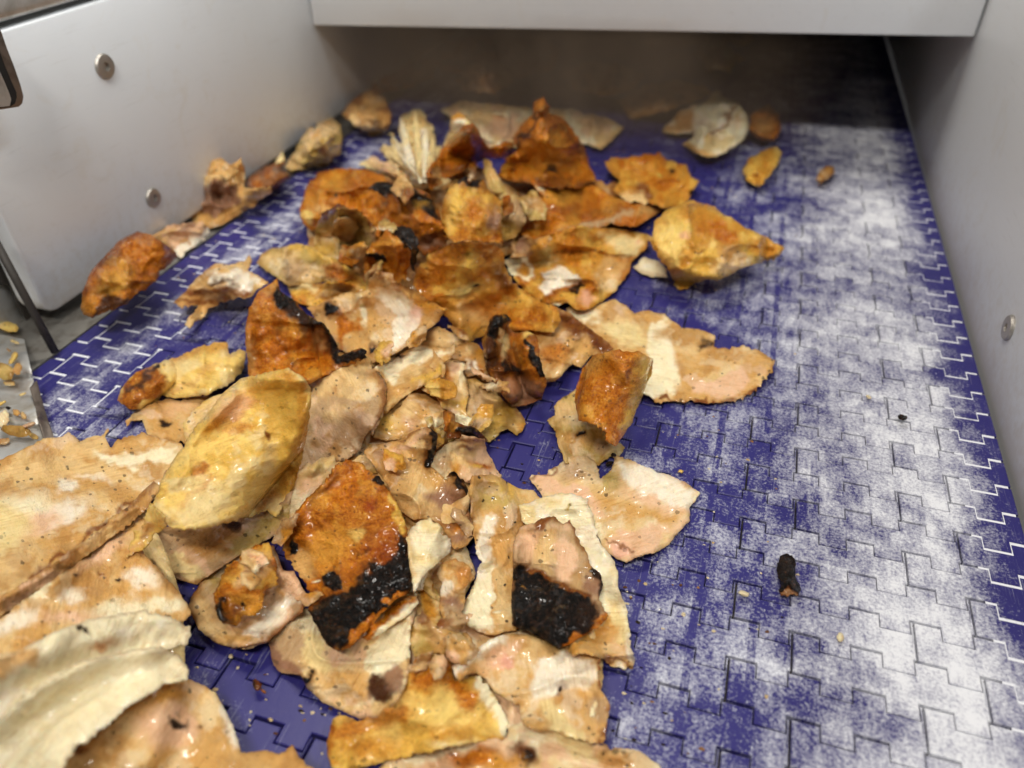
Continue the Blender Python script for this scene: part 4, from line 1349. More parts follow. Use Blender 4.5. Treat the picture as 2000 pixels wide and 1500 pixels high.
S('thin yellow strip of slices under the yellow edged slice', A2, [(0, 700), (60, 680), (290, 670), (500, 640), (720, 660), (800, 740), (760, 830), (560, 850), (430, 900), (220, 900), (60, 830)], 'gold', [('cream2', ('l', [(40, 730), (270, 690)], 26), 5), ('brown', ('e', 360, 790, 90, 24, 10), 6), ('tan', ('e', 520, 740, 140, 40), 10), ('white', ('e', 395, 860, 40, 20), 4)], lift=[(300, 740, 160, 5)], s=3)

scraps(11, 8, [(600, 360), (860, 310), (1180, 340), (1250, 420), (1000, 520), (820, 580), (600, 500)], 28, 60, ['crust', 'orange', 'gold', 'tan', 'fat', 'brown'])

# ================= right side of the heap
S('small white end of a slice under the golden roll at right', R5, [(1820, 200), (1880, 150), (1960, 170), (2010, 220), (2010, 260), (1920, 255), (1860, 230)], 'cream', s=3, th=3)
S('golden roll with torn pale end at the right of the heap', F_, [(1268, 470), (1278, 432), (1305, 408), (1350, 393), (1392, 402), (1432, 428), (1458, 445), (1492, 460), (1532, 484), (1512, 506), (1482, 514), (1452, 522), (1436, 532), (1402, 548), (1380, 545), (1358, 556), (1330, 564), (1316, 545), (1290, 510)], 'yellow',
  [('gold', ('e', 1380, 430, 60, 28, 25), 12), ('orange', ('e', 1410, 455, 40, 18, 30), 10), ('pyell', ('e', 1310, 470, 28, 40), 12), ('gold', ('e', 1490, 485, 36, 18, 20), 8), ('ltan', ('e', 1430, 515, 34, 16, -15), 6), ('tan2', ('e', 1425, 492, 24, 16), 6), ('rose', ('e', 1335, 465, 14, 8), 4, .6), ('brown', ('e', 1366, 490, 5, 5), 2)],
  rolls=[(1310, 470, 1420, 480, 66, 20)], tilt=(1370, 560, 1360, 400, 0, 16), name='chicken_roll', cat='chicken roll', s=3.2, th=3)
S('long flat slice with white band and pink oval on the right', F_, [(1106, 604), (1128, 592), (1160, 596), (1200, 584), (1222, 596), (1238, 612), (1262, 606), (1298, 614), (1330, 640), (1362, 642), (1402, 658), (1416, 680), (1452, 676), (1482, 682), (1514, 704), (1508, 726), (1492, 742), (1478, 766), (1450, 780), (1384, 788), (1330, 784), (1280, 782), (1240, 760), (1200, 712), (1160, 680), (1122, 642)], 'tan',
  [('cream', [(1262, 660), (1290, 622), (1312, 636), (1318, 690), (1328, 752), (1300, 776), (1256, 768)], 6), ('cream', ('e', 1145, 616, 30, 12), 5), ('cream2', ('e', 1220, 650, 50, 18, 20), 8), ('pink', [(1350, 742), (1400, 732), (1450, 722), (1462, 750), (1440, 772), (1390, 776), (1352, 768)], 5), ('ltan', ('l', [(1382, 734), (1455, 712)], 7), 3), ('brown', ('l', [(1290, 780), (1380, 787), (1450, 779), (1476, 764)], 4), 2), ('semi', ('e', 1378, 668, 16, 12), 4, .7), ('tan2', ('e', 1330, 655, 40, 16), 8)],
  lift=[(1230, 650, 60, 5), (1490, 720, 30, 3)], s=3.2, th=2.8, jag=1.3, wav=.7, fib=10, fold=0.35)
S('brown backed slice under the charred twist', R5, [(1210, 430), (1290, 420), (1360, 415), (1460, 455), (1560, 535), (1650, 600), (1712, 660), (1650, 685), (1585, 700), (1530, 765), (1480, 740), (1440, 785), (1380, 845), (1310, 860), (1180, 700), (1100, 560)], 'tan',
  [('brown', ('l', [(1360, 440), (1480, 520), (1690, 655)], 44), 10), ('dcrust', ('l', [(1440, 500), (1650, 640)], 24), 8), ('orange', ('e', 1380, 690, 80, 60), 12, .7), ('gold', ('e', 1250, 520, 80, 60), 14)], lift=[(1380, 560, 120, 12)], s=3)
S('golden brown saddle of skin in the middle of the heap', R5, [(590, 300), (612, 215), (680, 130), (780, 78), (900, 52), (1050, 68), (1092, 130), (1102, 205), (1150, 290), (1230, 355), (1310, 400), (1400, 430), (1420, 500), (1380, 570), (1240, 560), (1150, 560), (1040, 560), (985, 590), (905, 632), (840, 592), (780, 480), (700, 400), (630, 360)], 'gold',
  [('crust', ('l', [(640, 280), (740, 150), (900, 90), (1060, 110)], 44), 12, .8), ('dcrust', ('l', [(700, 110), (900, 60), (1060, 75)], 18), 6), ('yellow', ('l', [(920, 130), (860, 260)], 30), 12), ('dcrust', ('e', 1090, 260, 40, 80, -20), 14), ('fat', ('e', 900, 330, 70, 40, -20), 12), ('semi', ('e', 935, 315, 28, 12, -10), 3), ('tan', ('e', 930, 470, 110, 60), 16), ('olive', ('e', 900, 590, 50, 30), 10), ('crust', ('e', 1280, 480, 90, 50, 20), 14), ('orange', ('e', 1000, 420, 90, 40), 16, .7)],
  lift=[(880, 160, 130, 16), (1000, 400, 120, 4), (880, 520, 80, 8)], tilt=(950, 600, 900, 80, 0, 10), s=3, th=3)
S('pale crumpled slice with bright white corner right of centre', R5, [(1098, 172), (1160, 118), (1235, 95), (1300, 45), (1400, 2), (1500, -28), (1650, -8), (1780, -2), (1925, 30), (1895, 100), (1805, 180), (1800, 230), (1752, 290), (1700, 350), (1640, 402), (1580, 440), (1500, 440), (1450, 400), (1400, 422), (1300, 395), (1220, 345), (1140, 255)], 'gold',
  [('cream', [(1098, 172), (1170, 140), (1245, 150), (1262, 250), (1230, 310), (1140, 255)], 4), ('gold', ('e', 1200, 225, 34, 40), 6), ('white', [(1272, 322), (1330, 240), (1392, 198), (1465, 250), (1545, 282), (1480, 325), (1400, 350), (1330, 380)], 3), ('orange', ('l', [(1320, 385), (1420, 335), (1530, 300)], 16), 4), ('semi', ('e', 1505, 315, 40, 14, -15), 3), ('cream', ('e', 1390, 410, 30, 16), 4), ('cream2', [(1650, 10), (1850, 20), (1905, 60), (1850, 140), (1780, 140), (1690, 90)], 8), ('fat', ('e', 1330, 150, 70, 60), 12), ('tan', ('e', 1700, 220, 90, 60, -30), 14), ('rose', ('e', 1560, 380, 50, 30), 8, .7), ('ltan', ('e', 1690, 300, 60, 40, -40), 8), ('orange', ('e', 1470, 110, 90, 80), 18, .7), ('rose', ('e', 1850, 60, 30, 20), 6, .5)],
  lift=[(1500, 150, 160, 12), (1400, 290, 90, 5)], s=2.8, wav=1.5)
S('browned torn skin scrap beside the pale crumpled slice', A7, [(285, 520), (320, 420), (370, 330), (440, 280), (500, 340), (660, 290), (690, 330), (640, 410), (520, 470), (470, 500)], 'dim', [('gold', ('l', [(520, 430), (670, 310)], 26), 5), ('mauve', ('e', 390, 400, 70, 80, 30), 10)], tilt=(340, 520, 480, 300, 0, 10), s=2.8)

# ================= centre
S('tan slice end shaded under the pink oval slice', A3, [(640, 280), (740, 160), (850, 90), (1000, 150), (1120, 210), (1230, 290), (1180, 370), (1000, 340), (800, 330)], 'tan', [('brown', ('e', 720, 250, 70, 60, -30), 12, .7)], lift=[(950, 230, 120, 4)], s=3)
S('translucent grey fat slice with yellow blistered end at centre', A3, [(1180, 680), (1270, 660), (1400, 740), (1480, 800), (1560, 860), (1680, 960), (1780, 1060), (1822, 1150), (1790, 1230), (1720, 1280), (1620, 1210), (1540, 1240), (1480, 1310), (1400, 1340), (1300, 1230), (1200, 1180), (1170, 1000), (1180, 820)], 'fat',
  [('grey', [(1200, 760), (1390, 800), (1430, 950), (1400, 1150), (1250, 1180), (1190, 1000)], 8), ('olive', ('e', 1600, 1000, 120, 70, 45), 14), ('yellow', ('e', 1480, 1130, 70, 90, 30), 14, .7), ('ltan', ('l', [(1250, 1190), (1390, 1260)], 30), 6), ('brown', ('l', [(1500, 810), (1760, 1060)], 18), 6), ('gold', ('e', 1760, 1190, 40, 70, -20), 8)], lift=[(1550, 1030, 130, 6)], s=2.8, wav=1.4)
S('frayed tan strip left of the charred twist', A3, [(1050, 310), (1160, 280), (1290, 280), (1360, 380), (1375, 480), (1405, 560), (1395, 640), (1350, 690), (1280, 620), (1180, 640), (1130, 570), (1180, 470), (1060, 460), (970, 430)], 'tan2',
  [('white', ('e', 1240, 540, 60, 60), 6), ('brown', ('e', 1230, 520, 14, 40, 20), 3), ('orange', ('e', 1345, 570, 30, 60, 10), 5), ('ltan', ('e', 1150, 370, 70, 60), 8), ('gold', ('e', 1310, 380, 50, 50), 8)], lift=[(1270, 480, 110, 6)], s=2.6, wav=1.6)
S('yellowish slice with orange stain at the centre', A3, [(680, 770), (780, 690), (900, 640), (905, 500), (1000, 480), (1165, 475), (1130, 590), (1160, 660), (1180, 750), (1200, 830), (1185, 920), (1160, 1000), (1190, 1100), (1060, 1060), (930, 980), (820, 860)], 'ltan',
  [('orange', ('e', 960, 590, 55, 70, 10), 8), ('pink', ('e', 1080, 560, 60, 60), 8), ('yellow', ('l', [(960, 920), (1150, 940)], 60), 12), ('gold', ('l', [(720, 770), (900, 880)], 26), 8), ('cream', ('e', 1150, 690, 20, 50), 4)], lift=[(1020, 780, 140, 5)], s=2.8)
S('yellow and white folded slice above the pink edged slice', A3, [(180, 1180), (240, 1080), (360, 1040), (440, 980), (520, 870), (610, 800), (720, 830), (840, 890), (930, 960), (940, 1020), (940, 1120), (960, 1260), (900, 1400), (800, 1420), (640, 1380), (480, 1320), (300, 1340), (160, 1300)], 'tan',
  [('ltan', ('e', 560, 1010, 80, 110, 30), 10), ('yellow', ('e', 300, 1150, 120, 90), 14), ('cream', [(650, 1180), (820, 1080), (920, 1080), (900, 1180), (760, 1200)], 6), ('pink', ('e', 560, 1180, 60, 80), 10, .7), ('yellow', ('e', 900, 1280, 50, 100), 10)], lift=[(600, 950, 120, 5), (850, 1150, 80, 4)], s=2.8)
S('white topped slice with tan band at the centre', A3, [(150, 560), (280, 480), (460, 390), (640, 280), (700, 300), (830, 320), (960, 330), (1050, 290), (1045, 370), (990, 440), (900, 500), (905, 610), (800, 680), (680, 740), (540, 830), (420, 920), (350, 1000), (280, 1060), (260, 1000), (310, 880), (300, 700), (240, 590)], 'tan',
  [('cream', [(170, 555), (460, 395), (640, 285), (800, 330), (1045, 310), (990, 380), (860, 390), (700, 450), (540, 500), (400, 670), (320, 700), (250, 590)], 5), ('yellow', ('l', [(640, 700), (880, 590), (900, 500)], 34), 8), ('ltan', ('l', [(340, 940), (560, 770)], 30), 8), ('char', ('e', 450, 425, 22, 7, -45), 2)], lift=[(600, 560, 160, 6), (330, 960, 80, 5)], s=2.8, fib=-30)
S('tan slice with white and pink ovals in upper centre', A2, [(200, 900), (300, 880), (430, 820), (560, 770), (780, 740), (800, 650), (870, 545), (940, 560), (1040, 570), (1050, 640), (1160, 690), (1250, 740), (1400, 830), (1565, 915), (1480, 1030), (1280, 1190), (1180, 1280), (960, 1400), (840, 1440), (760, 1360), (640, 1360), (500, 1320), (440, 1180), (300, 1050)], 'tan',
  [('white', [(860, 740), (1000, 720), (1130, 790), (1240, 880), (1320, 960), (1290, 1080), (1180, 1230), (1060, 1320), (990, 1260), (1050, 1120), (1020, 960), (960, 840)], 5), ('rose', ('e', 1250, 960, 60, 90, 0), 12, .8), ('cream', ('e', 735, 960, 42, 130, -10), 4), ('ltan', ('e', 560, 840, 110, 50, 20), 8), ('ltan', ('e', 930, 1230, 70, 110, 25), 8), ('orange', [(460, 1060), (540, 930), (640, 1010), (720, 1120), (600, 1160), (500, 1300)], 7), ('brown', ('e', 470, 960, 80, 40, 20), 6), ('char', ('e', 405, 930, 46, 42), 3), ('brown', ('l', [(850, 640), (940, 590), (1050, 660), (1200, 730)], 30), 8, .7), ('gold', ('l', [(1230, 850), (1540, 930)], 40), 10), ('char', ('e', 870, 1330, 40, 18, -35), 2)],
  lift=[(1000, 1000, 260, 8), (1480, 960, 120, 8)], tilt=(700, 1400, 900, 700, 4, 8), s=2.8, wav=.8, fib=60)
S('charred black twist of skin with pale core near the centre', R5, [(970, 610), (998, 560), (1020, 500), (1045, 475), (1110, 468), (1142, 505), (1130, 545), (1160, 575), (1230, 560), (1282, 595), (1292, 650), (1305, 760), (1342, 845), (1312, 942), (1230, 972), (1140, 978), (1090, 922), (1040, 862), (1002, 792), (988, 692)], 'brown',
  [('char', ('l', [(1090, 485), (1050, 540), (1020, 620)], 34), 4), ('dbrown', ('l', [(1005, 640), (1030, 740), (1080, 830)], 40), 6), ('cream2', ('l', [(1102, 560), (1095, 620), (1108, 710)], 18), 3), ('orange', ('l', [(1180, 620), (1230, 720), (1290, 800)], 46), 8), ('char', ('l', [(1210, 630), (1250, 700), (1300, 790)], 16), 4), ('char', ('e', 1130, 760, 50, 26, 30), 6), ('mauve', ('e', 1170, 880, 110, 60, 20), 16, .8), ('dcrust', ('e', 1100, 800, 60, 40), 10), ('pyell', ('e', 1250, 585, 50, 16, -10), 5)],
  rolls=[(1060, 510, 1020, 660, 48, 12), (1020, 660, 1130, 900, 60, 12), (1230, 640, 1290, 850, 70, 9)], tilt=(1150, 980, 1090, 480, 2, 14), s=2.6, th=3, name='charred_chicken_slice')
S('torn tan slice under the small orange roll on the right', R5, [(1338, 1052), (1382, 1030), (1375, 980), (1430, 930), (1490, 890), (1560, 860), (1640, 960), (1700, 1150), (1770, 1208), (1745, 1258), (1690, 1262), (1620, 1310), (1500, 1320), (1440, 1290), (1395, 1180), (1382, 1112)], 'fat', [('ltan', ('e', 1430, 1020, 50, 60), 10), ('tan', ('e', 1480, 1180, 90, 60), 14), ('char', ('e', 1518, 1130, 14, 16), 2), ('grey', ('e', 1650, 1200, 40, 40), 8)], lift=[(1420, 1100, 80, 4)], s=2.6, wav=1.5, jag=1.5)
S('pale fibrous breast slice on the belt right of centre', A6, [(860, 270), (890, 235), (1040, 235), (1060, 180), (1150, 150), (1230, 60), (1400, 50), (1500, 90), (1550, 160), (1560, 270), (1620, 210), (1690, 130), (1690, 40), (1760, 60), (1850, 90), (2000, 150), (2200, 230), (2390, 300), (2535, 410), (2480, 500), (2440, 560), (2440, 680), (2330, 800), (2240, 920), (2100, 1000), (1920, 1035), (1880, 1060), (1820, 1090), (1690, 1040), (1590, 940), (1520, 830), (1500, 720), (1300, 620), (1050, 520), (960, 400)], 'ltan',
  [('pink', [(880, 260), (1000, 260), (1300, 340), (1500, 430), (1620, 560), (1630, 670), (1560, 680), (1400, 520), (1100, 430), (950, 380)], 5), ('white', [(1740, 80), (1900, 110), (2200, 240), (2500, 400), (2440, 560), (2250, 520), (2000, 440), (1790, 280)], 8), ('pink', ('e', 2000, 480, 300, 60, 25), 14, .7), ('pink', [(1640, 850), (1800, 760), (2000, 740), (2200, 790), (2140, 950), (1930, 1030), (1700, 1040)], 6), ('rose', ('e', 1740, 960, 110, 90, 30), 10, .7), ('tan', [(1500, 420), (1700, 480), (1900, 560), (2300, 640), (2300, 760), (1900, 680), (1620, 700)], 10), ('brown', ('l', [(1640, 840), (1760, 890), (1880, 1000)], 8), 3), ('grey', ('e', 1320, 190, 170, 90), 16), ('brown', ('l', [(880, 255), (1040, 245), (1140, 170)], 16), 4), ('fat', ('e', 1650, 300, 70, 90), 10)],
  lift=[(2050, 350, 200, 5), (1850, 880, 180, 4)], s=2.8, wav=.7, fib=-22, th=2.8, fold=0.35)
S('small orange browned roll on the belt right of centre', R5, [(1492, 960), (1500, 880), (1532, 782), (1600, 702), (1700, 668), (1850, 678), (1932, 720), (1925, 800), (1880, 890), (1855, 960), (1815, 1070), (1722, 1205), (1680, 1192), (1655, 1118), (1600, 1072), (1512, 1062)], 'orange',
  [('yellow', ('l', [(1870, 720), (1880, 850), (1790, 1080)], 40), 12), ('pyell', ('e', 1640, 750, 70, 36, -30), 12, .7), ('crust', ('e', 1680, 900, 130, 40, -10), 14), ('dcrust', ('e', 1798, 800, 22, 20), 4), ('gold', ('e', 1560, 1020, 60, 50), 10), ('orange', ('e', 1700, 760, 120, 40, -20), 14)],
  rolls=[(1780, 600, 1600, 1250, 150, 25)], tilt=(1660, 1150, 1720, 700, 2, 14), s=2.6, th=2.6, name='chicken_roll', cat='chicken roll', wav=.6, fold=0.35)

scraps(11, 5, [(700, 640), (960, 640), (1010, 800), (900, 900), (720, 880)], 26, 52, ['tan', 'ltan', 'yellow', 'fat', 'cream'])

# ================= left centre
S('tall orange browned skin piece with black torn edge at left centre', R4, [(1366, 620), (1372, 540), (1390, 430), (1450, 335), (1515, 292), (1548, 262), (1566, 340), (1645, 395), (1720, 470), (1790, 500), (1845, 560), (1885, 640), (1890, 700), (1940, 680), (2010, 655), (2040, 670), (2030, 720), (1930, 760), (1850, 790), (1780, 830), (1720, 860), (1600, 860), (1500, 850), (1395, 830), (1376, 720)], 'orange',
  [('crust', ('l', [(1430, 420), (1400, 600), (1440, 780)], 50), 14, .7), ('char', ('l', [(1562, 350), (1620, 450), (1700, 500), (1790, 560), (1860, 630), (1890, 720)], 30), 6), ('dbrown', ('l', [(1600, 450), (1760, 560), (1830, 640)], 44), 12, .7), ('char', ('l', [(1890, 715), (1960, 690), (2030, 680)], 26), 4), ('red', ('e', 1760, 650, 80, 70, 40), 16, .7), ('tan2', ('e', 1400, 700, 30, 80, -10), 10), ('dcrust', ('l', [(1540, 480), (1560, 620), (1650, 780)], 16), 8, .7), ('tan', ('e', 1790, 620, 40, 30, 40), 8, .6)],
  rolls=[(1480, 420, 1560, 800, 200, 12)], lift=[(1700, 520, 90, 8)], tilt=(1600, 850, 1540, 300, 3, 30), s=2.8, th=3)
S('grey brown edged smooth slice beside the big yellow roll', F_, [(560, 905), (575, 830), (602, 772), (625, 740), (655, 718), (690, 700), (714, 690), (724, 702), (728, 720), (748, 738), (757, 760), (752, 800), (736, 828), (712, 852), (706, 878), (676, 898), (652, 908), (600, 925)], 'grey',
  [('ltan', ('l', [(600, 775), (650, 730), (710, 700)], 22), 8), ('brown', ('l', [(735, 728), (756, 762), (750, 805), (722, 845), (700, 880)], 9), 7, .8), ('ltan', ('e', 697, 758, 34, 24), 5), ('ltan', ('e', 660, 815, 32, 18, 10), 8, .7), ('grey2', ('e', 690, 840, 40, 36), 12)], lift=[(680, 790, 60, 7), (735, 740, 26, 4)], s=3, wav=.7, th=3, fold=0.35)
S('pale grey fat scrap between grey slice and pink edged slice', A5, [(620, 110), (680, 60), (740, 20), (830, 60), (880, 140), (880, 220), (780, 230), (700, 190)], 'fat', [('grey', ('e', 760, 130, 80, 60), 12)], s=2.8)
S('dark brown crumpled skin scrap at the centre', A3, [(935, 1010), (990, 1020), (1050, 1050), (1060, 1120), (1150, 1180), (1260, 1190), (1340, 1260), (1400, 1330), (1340, 1360), (1220, 1310), (1100, 1310), (980, 1310), (940, 1220)], 'brown', [('dbrown', ('l', [(960, 1040), (1000, 1200)], 26), 5), ('char', ('l', [(1100, 1220), (1300, 1280)], 26), 5), ('gold', ('e', 1050, 1190, 40, 40), 6), ('orange', ('e', 960, 1130, 26, 60), 6)], lift=[(1000, 1100, 60, 6), (1200, 1240, 90, 5)], s=2.6, wav=1.8)
S('tan slice with bright orange fleck at the belt gap', A4, [(780, 480), (860, 340), (960, 260), (1090, 210), (1120, 160), (1260, 180), (1380, 210), (1390, 330), (1440, 420), (1500, 540), (1560, 600), (1500, 700), (1300, 720), (1150, 680), (1020, 560), (960, 640), (900, 610)], 'ltan',
  [('grey', ('e', 890, 460, 70, 110, 20), 10), ('dcrust', ('e', 1130, 310, 90, 40), 8), ('brown', ('l', [(1100, 190), (1250, 180), (1370, 230)], 22), 6), ('orange', ('e', 1330, 505, 110, 40, 15), 6), ('yellow', ('e', 1270, 510, 46, 24), 3), ('pink', ('e', 1290, 420, 100, 30), 8), ('gold', ('e', 1060, 560, 80, 60), 12)], lift=[(1150, 300, 150, 6), (1300, 520, 90, 4)], s=2.6, wav=1.4)
S('pink edged tan slice with burnt corner at the centre', A4, [(60, 350), (140, 270), (300, 250), (460, 210), (620, 110), (740, 70), (820, 90), (858, 180), (850, 300), (800, 460), (780, 510), (860, 560), (940, 640), (1000, 560), (1050, 560), (1140, 680), (1210, 780), (1240, 950), (1240, 1120), (1280, 1230), (1220, 1300), (1150, 1380), (1040, 1400), (980, 1300), (900, 1160), (760, 1060), (600, 1080), (460, 1000), (380, 880), (320, 700), (180, 520)], 'tan',
  [('pink', ('l', [(330, 390), (520, 290), (700, 150)], 34), 8), ('char', ('l', [(770, 85), (840, 180), (830, 330), (780, 460)], 26), 5), ('dcrust', ('l', [(720, 200), (770, 300), (740, 420)], 30), 10, .7), ('brown', ('l', [(150, 265), (460, 215), (640, 105)], 14), 4), ('ltan', ('e', 560, 560, 160, 90, 30), 16), ('mauve', [(760, 830), (960, 700), (1100, 700), (1220, 900), (1200, 1060), (1000, 1040), (820, 960)], 12), ('char', ('l', [(1020, 575), (1120, 680), (1200, 800), (1230, 980)], 20), 5), ('brown', ('e', 1000, 1110, 200, 60, 15), 12), ('orange', ('e', 1180, 1190, 100, 60), 8), ('mauve', ('e', 1080, 1300, 90, 60), 10), ('tan2', ('e', 620, 960, 140, 60), 10)],
  lift=[(600, 420, 200, 6), (820, 200, 80, 6), (1080, 760, 100, 8)], s=2.8, wav=1.2)

# ================= lower centre
S('wide tan slice with burnt orange patches at the lower picture edge', R8, [(460, 1440), (600, 1410), (700, 1395), (960, 1345), (1110, 1325), (1130, 1270), (1200, 1240), (1320, 1250), (1400, 1285), (1500, 1330), (1650, 1365), (1850, 1405), (1960, 1480), (2040, 1600), (1900, 1760), (1400, 1800), (700, 1800), (360, 1700), (400, 1500)], 'ltan',
  [('orange', ('e', 920, 1440, 130, 60), 12), ('dcrust', ('e', 1215, 1430, 75, 60), 10), ('semi', ('e', 1215, 1440, 40, 36), 8), ('cream', ('l', [(560, 1440), (900, 1375)], 40), 10), ('cream2', [(1290, 1200), (1390, 1170), (1480, 1320), (1640, 1440), (1560, 1480), (1400, 1360)], 8), ('tan2', ('e', 1750, 1450, 150, 50, 15), 16), ('gold', ('e', 1090, 1480, 90, 50), 14)], lift=[(1200, 1500, 300, 8)], s=3.4, fib=20)
S('orange and yellow skinned slice with white edge at lower centre', R8, [(110, 1345), (140, 1225), (185, 1200), (280, 1235), (400, 1200), (470, 1110), (560, 1000), (590, 900), (610, 830), (720, 830), (800, 910), (820, 1010), (900, 1000), (960, 990), (1000, 1030), (1060, 1120), (1135, 1255), (1100, 1335), (960, 1355), (800, 1385), (600, 1425), (500, 1455), (400, 1480), (200, 1520), (130, 1500), (110, 1420)], 'yellow',
  [('orange', ('l', [(640, 880), (640, 1000), (760, 940)], 70), 14), ('pyell', ('e', 800, 1190, 190, 90, -5), 18), ('orange', ('l', [(140, 1300), (300, 1270), (500, 1190)], 50), 12, .8), ('crust', ('l', [(140, 1260), (120, 1400)], 26), 8), ('cream', ('l', [(960, 1020), (1040, 1130), (1110, 1280)], 40), 6), ('orange', ('l', [(820, 1030), (900, 1110)], 50), 14), ('tan', ('l', [(360, 1250), (420, 1180)], 26), 8), ('gold', ('e', 320, 1390, 160, 60), 16), ('cream2', ('e', 800, 1370, 110, 24), 8)],
  lift=[(700, 1150, 200, 8), (200, 1320, 120, 6)], s=3, jag=1.2)
S('pink and white fibrous slice with lifted corner at lower centre', R8, [(808, 925), (870, 890), (940, 840), (1050, 762), (1160, 748), (1260, 760), (1350, 800), (1550, 830), (1645, 870), (1625, 1000), (1650, 1080), (1692, 1150), (1672, 1250), (1655, 1360), (1560, 1350), (1450, 1330), (1370, 1290), (1300, 1300), (1200, 1250), (1180, 1150), (1100, 1110), (1040, 1070), (990, 1000), (940, 965), (880, 985), (845, 1022), (820, 990)], 'tan',
  [('white', [(1290, 880), (1420, 870), (1600, 900), (1600, 1020), (1500, 1060), (1360, 1100), (1240, 1140), (1270, 990)], 8), ('pink', ('e', 1080, 870, 120, 50, -35), 12), ('rose', ('e', 1110, 920, 40, 40), 8), ('white', ('l', [(830, 960), (960, 850), (1080, 780)], 30), 8), ('grey', ('e', 1620, 1170, 60, 60), 12), ('ltan', ('e', 1420, 1230, 110, 50, 30), 12), ('brown', ('l', [(1640, 880), (1630, 1000), (1690, 1150), (1660, 1330)], 14), 5), ('char', ('e', 1420, 1062, 17, 17), 2), ('cream2', ('l', [(1340, 1160), (1400, 1260), (1500, 1330)], 40), 6)],
  lift=[(860, 940, 80, 7), (1350, 1000, 160, 5)], s=2.8, fib=80)
S('brown translucent fat strips between the two charred slices', R8, [(560, 690), (640, 640), (632, 500), (700, 465), (745, 540), (745, 650), (800, 685), (870, 760), (945, 830), (920, 870), (830, 890), (740, 860), (600, 880), (570, 790)], 'fat',
  [('gold', ('l', [(670, 500), (680, 660)], 34), 8), ('brown', ('l', [(640, 640), (660, 740), (760, 800)], 14), 6), ('tan2', ('e', 740, 780, 90, 50, 35), 10), ('ltan', ('l', [(800, 700), (910, 840)], 24), 5), ('orange', ('e', 790, 720, 40, 20, 30), 6)], lift=[(680, 600, 60, 4)], s=2.8, wav=1.6)
S('speckled grey tan slice with cream streak at lower centre', R8, [(838, 660), (880, 580), (940, 450), (962, 350), (930, 200), (915, 50), (900, -40), (920, -130), (1040, -140), (1100, -110), (1180, -60), (1260, -50), (1320, 10), (1340, 110), (1260, 140), (1190, 170), (1160, 300), (1165, 560), (1165, 735), (1040, 750), (960, 745), (880, 705)], 'tan',
  [('white', ('l', [(1030, 130), (990, 250), (950, 420)], 36), 6), ('cream', [(845, 660), (940, 480), (1020, 330), (1060, 420), (1030, 580), (1030, 740), (940, 730)], 6), ('ltan', ('e', 1090, 560, 36, 150), 8), ('gold', ('l', [(1050, 420), (1030, 640)], 10), 4, .7), ('fat', ('e', 1060, -20, 120, 80), 18), ('yellow', ('e', 1120, -70, 60, 50), 12, .7), ('tan2', ('e', 1120, 120, 70, 70), 14)], lift=[(1080, 60, 160, 5), (980, 550, 120, 5)], s=2.8, pep=1.6, fib=70)
S('long cream fat strip slice along the right of the heap', R8, [(1180, 40), (1300, -10), (1420, -40), (1560, -10), (1600, 80), (1612, 160), (1640, 250), (1700, 330), (1732, 400), (1735, 500), (1782, 600), (1792, 700), (1800, 830), (1818, 930), (1760, 945), (1700, 935), (1640, 890), (1560, 870), (1450, 850), (1380, 700), (1400, 400), (1300, 200), (1200, 120)], 'cream',
  [('tan', [(1400, 860), (1560, 760), (1690, 640), (1760, 760), (1818, 930), (1700, 940)], 8), ('gold', ('l', [(1470, 840), (1680, 690)], 24), 8, .7), ('pink', ('e', 1740, 830, 40, 60), 8, .5), ('fat', ('e', 1450, 45, 20, 18), 2), ('cream2', ('l', [(1700, 600), (1760, 760)], 30), 10), ('brown', ('l', [(1650, 890), (1800, 925)], 10), 4)],
  lift=[(1650, 300, 120, 5), (1740, 800, 80, 4)], s=2.8, wav=1.2, pep=1.0)
scraps(8, 11, [(700, 880), (940, 900), (960, 1050), (900, 1180), (960, 1300), (820, 1300), (800, 1050)], 24, 50, ['tan', 'ltan', 'fat', 'grey', 'cream', 'gold'])
S('charred black fronted slice with grey meat top at lower centre', R8, [(1145, 700), (1138, 560), (1150, 400), (1142, 245), (1185, 155), (1262, 130), (1300, 110), (1372, 95), (1400, 125), (1470, 112), (1502, 200), (1560, 290), (1582, 372), (1640, 420), (1652, 480), (1625, 560), (1685, 650), (1640, 705), (1545, 765), (1485, 802), (1400, 832), (1300, 772), (1200, 735)], 'grey',
  [('pink', ('e', 1230, 250, 60, 90), 12), ('ltan', ('e', 1340, 300, 60, 110), 12), ('pink', ('l', [(1440, 260), (1450, 420)], 46), 8), ('brown', ('l', [(1260, 140), (1370, 115), (1470, 130), (1550, 290)], 18), 5), ('char', [(1170, 350), (1290, 425), (1420, 480), (1540, 560), (1590, 640), (1560, 730), (1440, 800), (1400, 832), (1200, 735), (1142, 695), (1150, 560)], 6), ('semi', ('e', 1540, 660, 70, 70), 10), ('orange', ('l', [(1440, 810), (1560, 740), (1670, 655)], 24), 6), ('dcrust', ('l', [(1250, 400), (1400, 470), (1540, 560)], 18), 6), ('gold', ('e', 1205, 480, 26, 20), 4, .6), ('mauve', ('e', 1600, 490, 50, 60), 10), ('semi', ('l', [(1590, 400), (1640, 450), (1630, 550)], 20), 5)],
  lift=[(1350, 250, 120, 7), (1350, 620, 140, 6)], s=2.6, th=3.4, name='charred_chicken_slice')
